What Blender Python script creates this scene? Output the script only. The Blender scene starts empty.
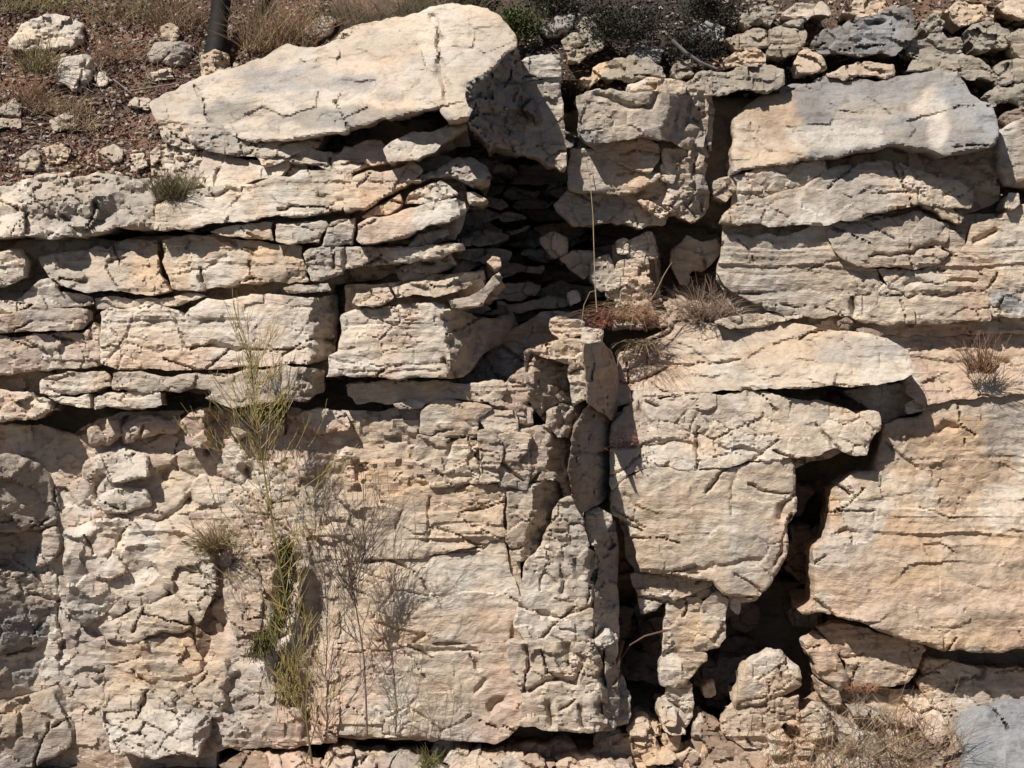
import bpy, math, random
import numpy as np
from mathutils import Vector

# ------------------------------------------------------------------ camera, sky, sun, exposure
SC = bpy.context.scene
COL = SC.collection
PX = 0.005            # metres per pixel on the plane y = 0
CAMD = 9.0            # camera distance from that plane
CZ = 1.92             # camera height
cam_data = bpy.data.cameras.new('camera')
cam_data.sensor_width = 36.0
cam_data.lens = 36.0 * CAMD / (1024 * PX)
cam_data.clip_end = 500
cam = bpy.data.objects.new('camera', cam_data)
COL.objects.link(cam)
cam.location = (0, -CAMD, CZ)
cam.rotation_euler = (math.radians(90), 0, 0)
SC.camera = cam

AZ, EL = math.radians(38), math.radians(48)
world = bpy.data.worlds.new('World')
SC.world = world
world.use_nodes = True
wn = world.node_tree.nodes
sky = wn.new('ShaderNodeTexSky')
sky.sky_type = 'NISHITA'
sky.sun_disc = False
sky.air_density = 0.6
sky.dust_density = 0.4
sky.sun_elevation = EL
sky.sun_rotation = math.pi + AZ
wn['Background'].inputs['Strength'].default_value = 0.05
world.node_tree.links.new(sky.outputs['Color'], wn['Background'].inputs['Color'])
sun_data = bpy.data.lights.new('sun', 'SUN')
sun_data.energy = 5.0
sun_data.angle = math.radians(0.5)
sun_data.color = (1.0, 0.96, 0.90)
sun = bpy.data.objects.new('sun', sun_data)
COL.objects.link(sun)
sun.location = (-6, -8, 10)
sun.rotation_euler = Vector((math.sin(AZ) * math.cos(EL), math.cos(AZ) * math.cos(EL), -math.sin(EL))).to_track_quat('-Z', 'Y').to_euler()
SC.view_settings.view_transform = 'Standard'
SC.view_settings.look = 'None'
SC.view_settings.exposure = 0.29
SC.view_settings.gamma = 1.0

rng = np.random.default_rng(7)
rnd = random.Random(11)

# ------------------------------------------------------------------ noise
def _h(ix, iy, iz, seed):
    h = (ix.astype(np.int64) * 374761393 + iy.astype(np.int64) * 668265263 + iz.astype(np.int64) * 2147483647 + seed * 974711) & 0xFFFFFFFF
    h = ((h ^ (h >> 13)) * 1274126177) & 0xFFFFFFFF
    h = ((h ^ (h >> 16)) * 2246822519) & 0xFFFFFFFF
    return (h ^ (h >> 15)) & 0xFFFFFFFF

_G = rng.normal(size=(256, 3))
_G /= np.linalg.norm(_G, axis=1)[:, None]
_G *= 1.6

def noise(P, seed=0):
    F = np.floor(P); f = P - F; I = F.astype(np.int64)
    u = f * f * f * (f * (f * 6 - 15) + 10)
    out = 0
    for a in (0, 1):
        wx = u[:, 0] if a else 1 - u[:, 0]
        for b in (0, 1):
            wy = u[:, 1] if b else 1 - u[:, 1]
            for c in (0, 1):
                wz = u[:, 2] if c else 1 - u[:, 2]
                g = _G[_h(I[:, 0] + a, I[:, 1] + b, I[:, 2] + c, seed) & 255]
                out = out + wx * wy * wz * (g[:, 0] * (f[:, 0] - a) + g[:, 1] * (f[:, 1] - b) + g[:, 2] * (f[:, 2] - c))
    return out

def fbm(P, oct=3, seed=0, gain=0.5):
    s = 0; a = 1.0
    for o in range(oct):
        s = s + a * noise(P * (2.0 ** o) + 17.3 * o, seed + o)
        a *= gain
    return s

def facets(U, seed, tilt):
    """piecewise planar chips: U (n,2) in cell units; every cell is a plane with its own tilt and level"""
    I = np.floor(U).astype(np.int64)
    best = np.full(len(U), 9e9); sec = np.full(len(U), 9e9); val = np.zeros(len(U))
    z = np.zeros(len(U), np.int64)
    for dx in (-1, 0, 1):
        for dy in (-1, 0, 1):
            cx = I[:, 0] + dx; cy = I[:, 1] + dy
            h = _h(cx, cy, z, seed); h2 = _h(cx, cy, z + 1, seed); h3 = _h(cx, cy, z + 2, seed)
            sx = cx + (h & 1023) / 1023.0; sy = cy + ((h >> 10) & 1023) / 1023.0
            ex = U[:, 0] - sx; ey = U[:, 1] - sy
            d = ex * ex + ey * ey
            v = tilt * (ex * ((h2 & 1023) / 511.5 - 1) + ey * ((h2 >> 10 & 1023) / 511.5 - 1)) + ((h3 & 1023) / 1023.0 - 0.5)
            m = d < best
            sec = np.where(m, best, np.minimum(sec, d))
            val = np.where(m, v, val); best = np.where(m, d, best)
    return val, np.sqrt(sec) - np.sqrt(best)

def layers(s, seed):
    i = np.floor(s); f = s - i
    z = np.zeros(len(s), np.int64)
    a = (_h(i.astype(np.int64), z, z, seed) & 1023) / 1023.0
    b = (_h(i.astype(np.int64) + 1, z, z, seed) & 1023) / 1023.0
    t = np.clip((f - 0.72) / 0.28, 0, 1)
    return a + (b - a) * t * t * (3 - 2 * t) - 0.5

# ------------------------------------------------------------------ pixel <-> place
def at(px, py, y=0.0):
    k = (CAMD + y) / CAMD * PX
    return Vector(((px - 512) * k, y, CZ + (384 - py) * k))

def at_np(p, y):
    k = (CAMD + y) / CAMD * PX
    return np.stack([(p[:, 0] - 512) * k, y, CZ + (384 - p[:, 1]) * k], 1)

# ------------------------------------------------------------------ mesh helpers
def mesh_np(name, V, loops, starts, totals, col=None, mat=None, sharp=None):
    me = bpy.data.meshes.new(name)
    me.vertices.add(len(V)); me.vertices.foreach_set('co', np.asarray(V, np.float32).ravel())
    me.loops.add(len(loops)); me.loops.foreach_set('vertex_index', np.asarray(loops, np.int32))
    me.polygons.add(len(starts))
    me.polygons.foreach_set('loop_start', np.asarray(starts, np.int32))
    me.polygons.foreach_set('loop_total', np.asarray(totals, np.int32))
    me.polygons.foreach_set('use_smooth', np.ones(len(starts), bool))
    me.update(calc_edges=True)
    me.validate()
    if col is not None:
        ca = me.color_attributes.new('tone', 'FLOAT_COLOR', 'POINT')
        c4 = np.ones((len(V), 4), np.float32); c4[:, :3] = col
        ca.data.foreach_set('color', c4.ravel())
    if sharp:
        me.set_sharp_from_angle(angle=math.radians(sharp))
    if mat:
        me.materials.append(mat)
    return me

def polys(faces):
    tot = np.array([len(f) for f in faces]); st = np.concatenate([[0], np.cumsum(tot)[:-1]])
    return np.concatenate([np.asarray(f) for f in faces]), st, tot

def link(name, me, parent=None, loc=None, label=None, category=None, group=None, kind=None):
    o = bpy.data.objects.new(name, me)
    COL.objects.link(o)
    if loc is not None:
        o.location = loc
    if parent is not None:
        o.parent = parent
    if label: o['label'] = label
    if category: o['category'] = category
    if group: o['group'] = group
    if label and not kind: kind = 'thing'
    if kind: o['kind'] = kind
    return o

# ------------------------------------------------------------------ materials
def new_mat(name):
    m = bpy.data.materials.new(name); m.use_nodes = True
    nt = m.node_tree
    return m, nt, nt.nodes, nt.links, nt.nodes['Principled BSDF']

def rock_material():
    m, nt, N, L, bsdf = new_mat('limestone')
    bsdf.inputs['Roughness'].default_value = 0.88
    bsdf.inputs['Specular IOR Level'].default_value = 0.25
    geo = N.new('ShaderNodeNewGeometry')
    att = N.new('ShaderNodeVertexColor'); att.layer_name = 'tone'
    mp = N.new('ShaderNodeMapping'); mp.inputs['Scale'].default_value = (1, 1, 1.9)
    L.new(geo.outputs['Position'], mp.inputs['Vector'])
    def nz(scale, detail, rough, vec, dist=0.0):
        n = N.new('ShaderNodeTexNoise'); n.inputs['Scale'].default_value = scale
        n.inputs['Detail'].default_value = detail; n.inputs['Roughness'].default_value = rough
        n.inputs['Distortion'].default_value = dist
        L.new(vec, n.inputs['Vector']); return n
    big = nz(2.2, 5, 0.6, mp.outputs['Vector'], 0.4)
    mid = nz(11, 6, 0.65, mp.outputs['Vector'], 0.6)
    fine = nz(75, 4, 0.7, geo.outputs['Position'])
    band = nz(5.0, 6, 0.7, mp.outputs['Vector'], 1.2)
    mpb = N.new('ShaderNodeMapping'); mpb.inputs['Scale'].default_value = (1.5, 1.5, 10); mpb.inputs['Rotation'].default_value = (0, math.radians(3), 0)
    L.new(geo.outputs['Position'], mpb.inputs['Vector'])
    lam0 = nz(3.2, 5, 0.62, mpb.outputs['Vector'], 0.7)
    where = nz(1.1, 3, 0.55, geo.outputs['Position'], 0.3)          # the lamination shows on some beds and hardly on others
    wr = N.new('ShaderNodeMapRange'); wr.inputs[1].default_value = 0.40; wr.inputs[2].default_value = 0.62
    L.new(where.outputs['Fac'], wr.inputs[0])
    lamx = N.new('ShaderNodeMix'); lamx.data_type = 'FLOAT'
    L.new(wr.outputs[0], lamx.inputs[0]); lamx.inputs[2].default_value = 0.5; L.new(lam0.outputs['Fac'], lamx.inputs[3])
    class _O: outputs = {'Fac': lamx.outputs[0]}
    lam = _O
    def ramp(src, stops):
        r = N.new('ShaderNodeValToRGB'); e = r.color_ramp.elements
        while len(e) < len(stops): e.new(0.5)
        for q, (p, c) in zip(e, stops):
            q.position = p; q.color = (c[0], c[1], c[2], 1)
        L.new(src, r.inputs['Fac']); return r
    def mul(a, b, f=1.0, mode='MULTIPLY'):
        x = N.new('ShaderNodeMix'); x.data_type = 'RGBA'; x.blend_type = mode
        x.inputs['Factor'].default_value = f
        L.new(a, x.inputs[6]); L.new(b, x.inputs[7]); return x.outputs[2]
    c = att.outputs['Color']
    c = mul(c, ramp(big.outputs['Fac'], [(0.3, (0.80, 0.80, 0.82)), (0.5, (1, 1, 1)), (0.72, (1.12, 1.02, 0.90))]).outputs['Color'])
    c = mul(c, ramp(mid.outputs['Fac'], [(0.28, (0.62, 0.58, 0.55)), (0.47, (1, 1, 1)), (0.75, (1.13, 1.13, 1.12))]).outputs['Color'])
    c = mul(c, ramp(lam.outputs['Fac'], [(0.3, (0.80, 0.74, 0.68)), (0.5, (1, 1, 1)), (0.8, (1.08, 1.05, 1.0))]).outputs['Color'], 0.75)
    c = mul(c, ramp(fine.outputs['Fac'], [(0.3, (0.86, 0.85, 0.84)), (0.5, (1, 1, 1)), (0.75, (1.07, 1.07, 1.07))]).outputs['Color'])
    # small dark lichen specks and grey weathering film
    sp = ramp(band.outputs['Fac'], [(0.62, (0, 0, 0)), (0.74, (1, 1, 1))])
    g = N.new('ShaderNodeMix'); g.data_type = 'RGBA'; g.blend_type = 'MIX'
    mth = N.new('ShaderNodeMath'); mth.operation = 'MULTIPLY'; mth.inputs[1].default_value = 0.42
    L.new(sp.outputs['Color'], mth.inputs[0]); L.new(mth.outputs[0], g.inputs['Factor'])
    L.new(c, g.inputs[6]); g.inputs[7].default_value = (0.20, 0.185, 0.165, 1)
    L.new(g.outputs[2], bsdf.inputs['Base Color'])
    # relief
    def add(a, b, wa, wb):
        x = N.new('ShaderNodeMath'); x.operation = 'MULTIPLY'; x.inputs[1].default_value = wa; L.new(a, x.inputs[0])
        y = N.new('ShaderNodeMath'); y.operation = 'MULTIPLY_ADD'; y.inputs[1].default_value = wb
        L.new(b, y.inputs[0]); L.new(x.outputs[0], y.inputs[2]); return y.outputs[0]
    rel = nz(17, 7, 0.66, mp.outputs['Vector'], 0.8)
    hsum = add(rel.outputs['Fac'], fine.outputs['Fac'], 1.0, 0.14)
    hsum = add(hsum, lam.outputs['Fac'], 1.0, 0.8)
    bp = N.new('ShaderNodeBump'); bp.inputs['Strength'].default_value = 0.9; bp.inputs['Distance'].default_value = 0.014
    L.new(hsum, bp.inputs['Height']); L.new(bp.outputs['Normal'], bsdf.inputs['Normal'])
    return m

ROCK = rock_material()

def plain_mat(name, c1, c2, scale=30, rough=0.9, trans=0.0):
    m, nt, N, L, bsdf = new_mat(name)
    bsdf.inputs['Roughness'].default_value = rough
    bsdf.inputs['Specular IOR Level'].default_value = 0.2
    geo = N.new('ShaderNodeNewGeometry')
    n = N.new('ShaderNodeTexNoise'); n.inputs['Scale'].default_value = scale; n.inputs['Detail'].default_value = 4
    L.new(geo.outputs['Position'], n.inputs['Vector'])
    r = N.new('ShaderNodeValToRGB'); r.color_ramp.elements[0].position = 0.35; r.color_ramp.elements[1].position = 0.65
    r.color_ramp.elements[0].color = (*c1, 1); r.color_ramp.elements[1].color = (*c2, 1)
    L.new(n.outputs['Fac'], r.inputs['Fac']); L.new(r.outputs['Color'], bsdf.inputs['Base Color'])
    return m

def tone_mat(name, rough=0.85, amount=0.35, scale=60):
    """takes its colour from the 'tone' attribute, broken up by a little noise"""
    m, nt, N, L, bsdf = new_mat(name)
    bsdf.inputs['Roughness'].default_value = rough
    bsdf.inputs['Specular IOR Level'].default_value = 0.2
    att = N.new('ShaderNodeVertexColor'); att.layer_name = 'tone'
    geo = N.new('ShaderNodeNewGeometry')
    n = N.new('ShaderNodeTexNoise'); n.inputs['Scale'].default_value = scale; n.inputs['Detail'].default_value = 3
    L.new(geo.outputs['Position'], n.inputs['Vector'])
    r = N.new('ShaderNodeValToRGB'); r.color_ramp.elements[0].position = 0.3; r.color_ramp.elements[1].position = 0.7
    lo = 1 - amount; r.color_ramp.elements[0].color = (lo, lo, lo, 1); r.color_ramp.elements[1].color = (1 + amount * .4,) * 3 + (1,)
    L.new(n.outputs['Fac'], r.inputs['Fac'])
    x = N.new('ShaderNodeMix'); x.data_type = 'RGBA'; x.blend_type = 'MULTIPLY'; x.inputs['Factor'].default_value = 1
    L.new(att.outputs['Color'], x.inputs[6]); L.new(r.outputs['Color'], x.inputs[7]); L.new(x.outputs[2], bsdf.inputs['Base Color'])
    return m

VEG = tone_mat('plant', 0.7, 0.3, 25)

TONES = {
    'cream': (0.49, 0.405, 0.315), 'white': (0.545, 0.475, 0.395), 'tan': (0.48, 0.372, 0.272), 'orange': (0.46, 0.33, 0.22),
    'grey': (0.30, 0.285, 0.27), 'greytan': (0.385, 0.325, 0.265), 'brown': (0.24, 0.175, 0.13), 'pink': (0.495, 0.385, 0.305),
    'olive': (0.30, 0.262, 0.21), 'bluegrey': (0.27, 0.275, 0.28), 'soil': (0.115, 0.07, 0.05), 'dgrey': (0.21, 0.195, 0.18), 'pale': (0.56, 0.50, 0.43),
}

# ------------------------------------------------------------------ the rock block builder
def roughen(pts, amp, seed, target):
    """fractal outline: midpoint displacement of every edge down to about target pixels"""
    r = random.Random(seed)
    out = []
    n = len(pts)
    def sub(a, b, depth):
        dx, dy = b[0] - a[0], b[1] - a[1]; l = math.hypot(dx, dy)
        if l < target or depth > 7:
            out.append(a); return
        t = r.uniform(0.38, 0.62); o = r.gauss(0, amp) * min(l, 40)
        m = (a[0] + dx * t - dy / l * o, a[1] + dy * t + dx / l * o)
        sub(a, m, depth + 1); sub(m, b, depth + 1)
    for i in range(n):
        sub(pts[i], pts[(i + 1) % n], 0)
    return np.array(out)

def seg_dist(Q, A, B):
    """distance of the points Q to the segments A-B, with the nearest point"""
    n = len(Q); best = np.full(n, 1e18); near = np.zeros((n, 2))
    for k in range(0, len(A), 64):
        a = A[k:k + 64]; b = B[k:k + 64]; d = b - a
        l2 = np.maximum((d * d).sum(1), 1e-9)
        w = Q[:, None, :] - a[None]
        t = np.clip((w * d[None]).sum(2) / l2[None], 0, 1)
        c = a[None] + t[..., None] * d[None]
        q = ((Q[:, None, :] - c) ** 2).sum(2)
        i = q.argmin(1); v = q[np.arange(n), i]
        m = v < best
        best = np.where(m, v, best); near[m] = c[np.arange(n), i][m]
    return np.sqrt(best), near

def inside(Q, poly):
    x, y = Q[:, 0], Q[:, 1]; r = np.zeros(len(Q), bool)
    A = poly; B = np.roll(poly, -1, 0)
    for (ax, ay), (bx, by) in zip(A, B):
        if ay == by: continue
        c = ((ay > y) != (by > y)) & (x < (bx - ax) * (y - ay) / (by - ay) + ax)
        r ^= c
    return r

NB = [0]
WING = [True]
GROW = [1.2]
def block(pts, y, depth=0.35, gx=0.0, gz=0.0, tone='cream', tone2=None, r=1.2, rough=1.0, strata=1.0, facet=1.0, lump=1.0,
          folds=(), cracks=(), patches=(), bumps=(), shear=(0, 0), inset=0.05, jag=0.055, g=None, name='rock_block',
          parent='face', label=None, category=None, group=None, cell=0.13, seed=None, off=0.0, kind=None, grow=None, auto=1.0, craze=1.0, film=1.0):
    NB[0] += 1
    seed = NB[0] * 13 + 5 if seed is None else seed
    P0 = np.array(pts, float)
    if grow is None: grow = GROW[0]
    x0, y0 = P0.min(0); x1, y1 = P0.max(0)
    size = max(x1 - x0, y1 - y0)
    if g is None:
        g = GRID if size > 45 else max(1.0, GRID * 0.75)
        if size < 16: g = 1.0
    O = roughen([tuple(p) for p in P0], jag, seed, max(3.0, g * 1.5))
    if grow:
        e = np.roll(O, -1, 0) - np.roll(O, 1, 0)
        ar = ((P0[:, 0] * np.roll(P0[:, 1], -1)) - (np.roll(P0[:, 0], -1) * P0[:, 1])).sum()
        nrm = np.stack([e[:, 1], -e[:, 0]], 1) / np.maximum(np.linalg.norm(e, axis=1), 1e-6)[:, None]
        O = O + nrm * grow * (1 if ar > 0 else -1)
    A = O; Bq = np.roll(O, -1, 0)
    mnx, mny = O.min(0) - g; mxx, mxy = O.max(0) + g
    nx = int((mxx - mnx) / g) + 2; ny = int((mxy - mny) / g) + 2
    ci, cj = np.meshgrid(np.arange(nx - 1), np.arange(ny - 1), indexing='ij')
    cc = np.stack([mnx + (ci.ravel() + .5) * g, mny + (cj.ravel() + .5) * g], 1)
    keep = inside(cc, O)
    ci = ci.ravel()[keep]; cj = cj.ravel()[keep]
    vid = lambda i, j: i * ny + j
    Q = np.stack([vid(ci, cj + 1), vid(ci + 1, cj + 1), vid(ci + 1, cj), vid(ci, cj)], 1)
    used = np.unique(Q); remap = np.full(nx * ny, -1); remap[used] = np.arange(len(used))
    Q = remap[Q]
    p = np.stack([mnx + (used // ny) * g, mny + (used % ny) * g], 1).astype(float)
    # boundary edges
    E = np.concatenate([Q[:, [0, 1]], Q[:, [1, 2]], Q[:, [2, 3]], Q[:, [3, 0]]])
    nv = len(p)
    key = E[:, 0] * nv + E[:, 1]; rkey = E[:, 1] * nv + E[:, 0]
    bd = ~np.isin(key, rkey)
    BE = E[bd]
    bv = np.unique(BE)
    # jitter interior, snap the rim to the outline
    lr = np.random.default_rng(seed)
    inner = np.ones(nv, bool); inner[bv] = False
    p[inner] += lr.uniform(-.25, .25, (inner.sum(), 2)) * g
    _, near = seg_dist(p[bv], A, Bq)
    p[bv] = near
    d, _ = seg_dist(p, A, Bq)
    cen = P0.mean(0)
    u = (p[:, 0] - cen[0]) * PX; w = (cen[1] - p[:, 1]) * PX
    Y = y + gx * u + gz * w
    wing = 0.0
    if WING[0]:                                 # the left wing of the face swings forward towards the central column
        q = np.clip((p[:, 0] - 60) / 380, 0, 1)
        Y = Y - 0.25 * q * q * (3 - 2 * q)
        q = min(1, max(0, (cen[0] - 60) / 380)); wing = -0.25 * q * q * (3 - 2 * q)
    for (ax, ay, bx, by, s) in folds:          # right of the line a->b (seen on the picture) the face turns away
        l = math.hypot(bx - ax, by - ay)
        side = ((p[:, 0] - ax) * (by - ay) - (p[:, 1] - ay) * (bx - ax)) / l
        wob = 7.0 * fbm(np.stack([p[:, 0] * .05, p[:, 1] * .05, np.full(nv, seed * .7)], 1), 3, 3, .6)
        Y = Y + np.maximum(0, side + wob) * PX * s
    W = at_np(p, Y)
    S = np.stack([W[:, 0], W[:, 2], np.full(nv, y * .7 + off)], 1)
    warp = 0.10 * noise(S * 4.0, 41)
    disp = lump * 0.020 * fbm(S * 2.6, 3, 51)
    if facet:
        U = np.stack([S[:, 0] + 0.014 * noise(S * 9, 61) + .12 * S[:, 1], S[:, 1] * 1.35 + 0.014 * noise(S * 9, 62)], 1)
        v1, e1 = facets(U / cell, 71 + seed % 7, 1.2)
        v2, e2 = facets(U / (cell * .36), 81, 1.3)
        mask = np.clip(0.65 + 1.3 * noise(S * 2.1, 91), 0.1, 1.5)
        disp += facet * (0.019 * v1 + 0.0075 * v2 * mask)
        cm = np.clip(1.6 * noise(S * 2.7, 93) - .05, 0, 1) * craze
        disp -= cm * (0.020 * np.exp(-(e1 / .045) ** 2) + 0.008 * np.exp(-(e2 / .10) ** 2))
    if strata:
        mk = np.clip(0.6 + 1.4 * noise(S * 3.0, 95), 0, 1.4)
        sl = S[:, 1] + 0.10 * S[:, 0] * 0 + 0.03 * noise(S * np.array([2.5, 6, 1]), 96)
        disp += strata * mk * (0.011 * layers(sl / 0.042, 5) + 0.005 * layers(sl / 0.016 + warp * 3, 6))
    disp += rough * (0.005 * fbm(S * 22, 3, 31, 0.6))
    rr = (r if r < 2 else 1.2 + (r - 1.2) * .6) * np.clip(1.0 + 1.4 * noise(S * 7, 33), 0.25, 2.4)
    t = np.clip(1 - d / rr, 0, 1)
    disp -= rr * PX * 0.85 * (1 - np.sqrt(1 - np.minimum(t, .999) ** 2))
    for (cx, cy, rx, ry, a) in bumps:
        q = ((p[:, 0] - cx) / rx) ** 2 + ((p[:, 1] - cy) / ry) ** 2
        disp += a * np.exp(-q * 1.5)
    cracks = list(cracks)
    ext = np.ptp(P0, 0)
    if auto and min(ext) > 16 and ext[0] * ext[1] > 900:   # hairline fractures running in from the rim
        cr_ = random.Random(seed + 77)
        for _ in range(int(min(14, 1 + ext[0] * ext[1] / 2600 * auto))):
            q = np.array(O[cr_.randrange(len(O))]); tgt = cen + np.array([cr_.gauss(0, ext[0] * .3), cr_.gauss(0, ext[1] * .3)])
            dv = tgt - q; ln = np.linalg.norm(dv); dv = dv / max(ln, 1e-6)
            if cr_.random() < .55: dv = np.array([dv[0], dv[1] * .25]); dv /= max(np.linalg.norm(dv), 1e-6)
            L_ = min(ln, cr_.uniform(14, 60)); pl = [q]
            for k in range(4):
                dv = dv + np.array([cr_.gauss(0, .2), cr_.gauss(0, .2)]); dv /= np.linalg.norm(dv); pl.append(pl[-1] + dv * L_ / 4)
            cracks.append((pl, cr_.uniform(.6, 1.1), cr_.uniform(.02, .05)))
    for ck in cracks:
        cp, wd, dp = ck
        cp = np.array(cp, float)
        if len(cp) > 1:
            cr = roughen_open(cp, 0.07, seed + 3, 4.0)
            dd, _ = seg_dist(p, cr[:-1], cr[1:])
            ww = wd * np.clip(1 + 2.2 * noise(np.stack([p[:, 0] * .06, p[:, 1] * .06, np.full(nv, 4.4)], 1), 7), 0.35, 2.2)
            disp -= dp * np.exp(-(dd / ww) ** 2 * 1.3)
    Y2 = Y - disp
    W = at_np(p, Y2)
    # colour
    c = np.array(TONES[tone])[None].repeat(nv, 0)
    if tone2:
        k = np.clip(0.5 + 1.8 * fbm(S * 1.9, 3, 21), 0, 1)[:, None]
        c = c * (1 - k) + np.array(TONES[tone2])[None] * k
    wet = np.array([1.0, .45, 1.0])
    up = np.clip((430 - p[:, 1]) / 260, 0, 1)
    k = np.clip(1.7 * fbm(S * wet * 1.5 + 3.1, 4, 24, .6) - .32 + .44 * up, 0, .72)[:, None] * film        # grey weathering film, stronger on the old upper beds
    c = c * (1 - k) + np.array((0.345, 0.312, 0.275))[None] * k
    k = np.clip(1.6 * fbm(S * wet * 1.3 + 8.7, 4, 25, .6) - .05 - .25 * up, 0, .6)[:, None] * film        # iron staining, stronger low down
    c = c * (1 - k) + np.array((0.49, 0.345, 0.255))[None] * k
    k = np.clip(2.2 * fbm(S * 2.6 + 1.7, 4, 26, .6) - .55, 0, .6)[:, None] * film                          # chalky fresh breaks
    c = c * (1 - k) + np.array((0.57, 0.52, 0.45))[None] * k
    for (cx, cy, rx, ry, tn, s) in patches:
        q = np.sqrt(((p[:, 0] - cx) / rx) ** 2 + ((p[:, 1] - cy) / ry) ** 2) + 0.55 * fbm(S * 5, 3, 23)
        k = (s * np.clip((1.15 - q) / 0.4, 0, 1))[:, None]
        c = c * (1 - k) + np.array(TONES[tn])[None] * k
    # sides
    nb = len(bv); pos = np.full(nv, -1); pos[bv] = np.arange(nb)
    rows = int(np.clip(depth / 0.035, 3, 12))
    nout = np.zeros((nb, 2))
    ev = W[BE[:, 1]][:, [0, 2]] - W[BE[:, 0]][:, [0, 2]]
    en = np.stack([ev[:, 1], -ev[:, 0]], 1)
    np.add.at(nout, pos[BE[:, 0]], en); np.add.at(nout, pos[BE[:, 1]], en)
    nout /= np.maximum(np.linalg.norm(nout, axis=1), 1e-9)[:, None]
    base = W[bv]; yb = y + wing + depth + max(0.0, 0.25 * abs(gz))
    VV = [W]; CC = [c]; F = [Q]
    prev = bv
    cenW = base.mean(0)
    for k in range(1, rows + 1):
        tt = k / rows
        q = base.copy()
        q[:, 1] = base[:, 1] + (np.maximum(yb, base[:, 1] + 0.02) - base[:, 1]) * tt
        dy = (q[:, 1] - base[:, 1])
        wob = 0.022 * fbm(q * 9.0, 2, 37) * min(1, tt * 3)
        ins = inset * tt ** 1.5 * min(1.0, size / 60)
        q[:, 0] += nout[:, 0] * (wob - ins) + shear[0] * dy
        q[:, 2] += nout[:, 1] * (wob - ins) + shear[1] * dy
        idx = nv + (k - 1) * nb + np.arange(nb)
        VV.append(q); CC.append(c[bv])
        a = prev[pos[BE[:, 0]]]; b = prev[pos[BE[:, 1]]]
        a2 = idx[pos[BE[:, 0]]]; b2 = idx[pos[BE[:, 1]]]
        F.append(np.stack([b, a, a2, b2], 1))
        prev = idx
    VV = np.concatenate(VV); CC = np.concatenate(CC); F = np.concatenate(F)
    ctr = VV[prev].mean(0); VV = np.concatenate([VV, ctr[None]]); CC = np.concatenate([CC, CC[:1]])
    fan = np.stack([prev[pos[BE[:, 1]]], prev[pos[BE[:, 0]]], np.full(len(BE), len(VV) - 1)], 1)
    loops = np.concatenate([F.ravel(), fan.ravel()])
    tot = np.concatenate([np.full(len(F), 4), np.full(len(fan), 3)])
    st = np.concatenate([[0], np.cumsum(tot)[:-1]])
    o = np.array([cenW[0], VV[:, 1].mean(), VV[:, 2].min()])
    par = FACE if (parent == 'face' and not label) else (None if parent == 'face' else parent)
    if par is not None:
        o = o - np.array(par.location) if False else o
    me = mesh_np(name, VV - o, loops, st, tot, CC, ROCK, 27)
    loc = Vector(o)
    if par is not None:
        loc = loc - par.location
    return link(name, me, par, loc, label, category, group, kind)

def roughen_open(cp, amp, seed, target):
    r = random.Random(seed); out = []
    def sub(a, b, depth):
        dx, dy = b[0] - a[0], b[1] - a[1]; l = math.hypot(dx, dy)
        if l < target or depth > 6:
            out.append(a); return
        t = r.uniform(0.4, 0.6); o = r.gauss(0, amp) * min(l, 30)
        m = (a[0] + dx * t - dy / l * o, a[1] + dy * t + dx / l * o)
        sub(a, m, depth + 1); sub(m, b, depth + 1)
    for i in range(len(cp) - 1):
        sub(tuple(cp[i]), tuple(cp[i + 1]), 0)
    out.append(tuple(cp[-1]))
    return np.array(out)

GRID = 1.7

# ------------------------------------------------------------------ the setting: rock core, hillside, ground
def sheet(name, W, nx, ny, col, kind, flip=False):
    i, j = np.meshgrid(np.arange(nx - 1), np.arange(ny - 1), indexing='ij')
    a = (i * ny + j).ravel(); b = ((i + 1) * ny + j).ravel(); c = b + 1; d = a + 1
    Q = np.stack([d, c, b, a] if not flip else [a, b, c, d], 1)
    me = mesh_np(name, W, Q.ravel(), np.arange(len(Q)) * 4, np.full(len(Q), 4), col, ROCK, 45)
    return link(name, me, kind=kind)

def core():
    xs = np.arange(-800, 1825, 6.0); ys = np.arange(90, 830, 6.0)
    X, Yp = np.meshgrid(xs, ys, indexing='ij'); p = np.stack([X.ravel(), Yp.ravel()], 1)
    out = np.clip(np.maximum(-40 - p[:, 0], p[:, 0] - 1064) / 60, 0, 1)
    y = 0.42 - 0.36 * out
    for cx, cy, rx, ry, a in ((545, 230, 110, 120, .9), (640, 650, 50, 110, .9), (800, 540, 50, 120, .9), (740, 660, 60, 60, .8), (960, 180, 60, 40, .3)):
        y += a * np.exp(-((p[:, 0] - cx) / rx) ** 2 - ((p[:, 1] - cy) / ry) ** 2)
    S = np.stack([p[:, 0] * PX, -p[:, 1] * PX, np.zeros(len(p))], 1)
    v, e = facets(np.stack([S[:, 0] / .42 + .3 * noise(S * 3, 1), S[:, 1] / .2 + .2 * noise(S * 3, 2)], 1), 9, 1.0)
    y = y - 0.10 * v - 0.05 * fbm(S * 3, 4, 4) - 0.05 * layers(S[:, 1] / .13 + .4 * noise(S * 1.5, 8), 3)
    top = np.where(p[:, 0] < 330, 190, np.where(p[:, 0] < 570, 120, 100))
    y += np.maximum(0, top - p[:, 1]) * 0.006
    k = np.clip(.5 + fbm(S * 2, 3, 12), 0, 1)[:, None]
    col = np.array(TONES['greytan']) * k + np.array(TONES['tan']) * (1 - k)
    return sheet('rock_face', at_np(p, y), len(xs), len(ys), col, 'structure')
FACE = core()

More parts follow.
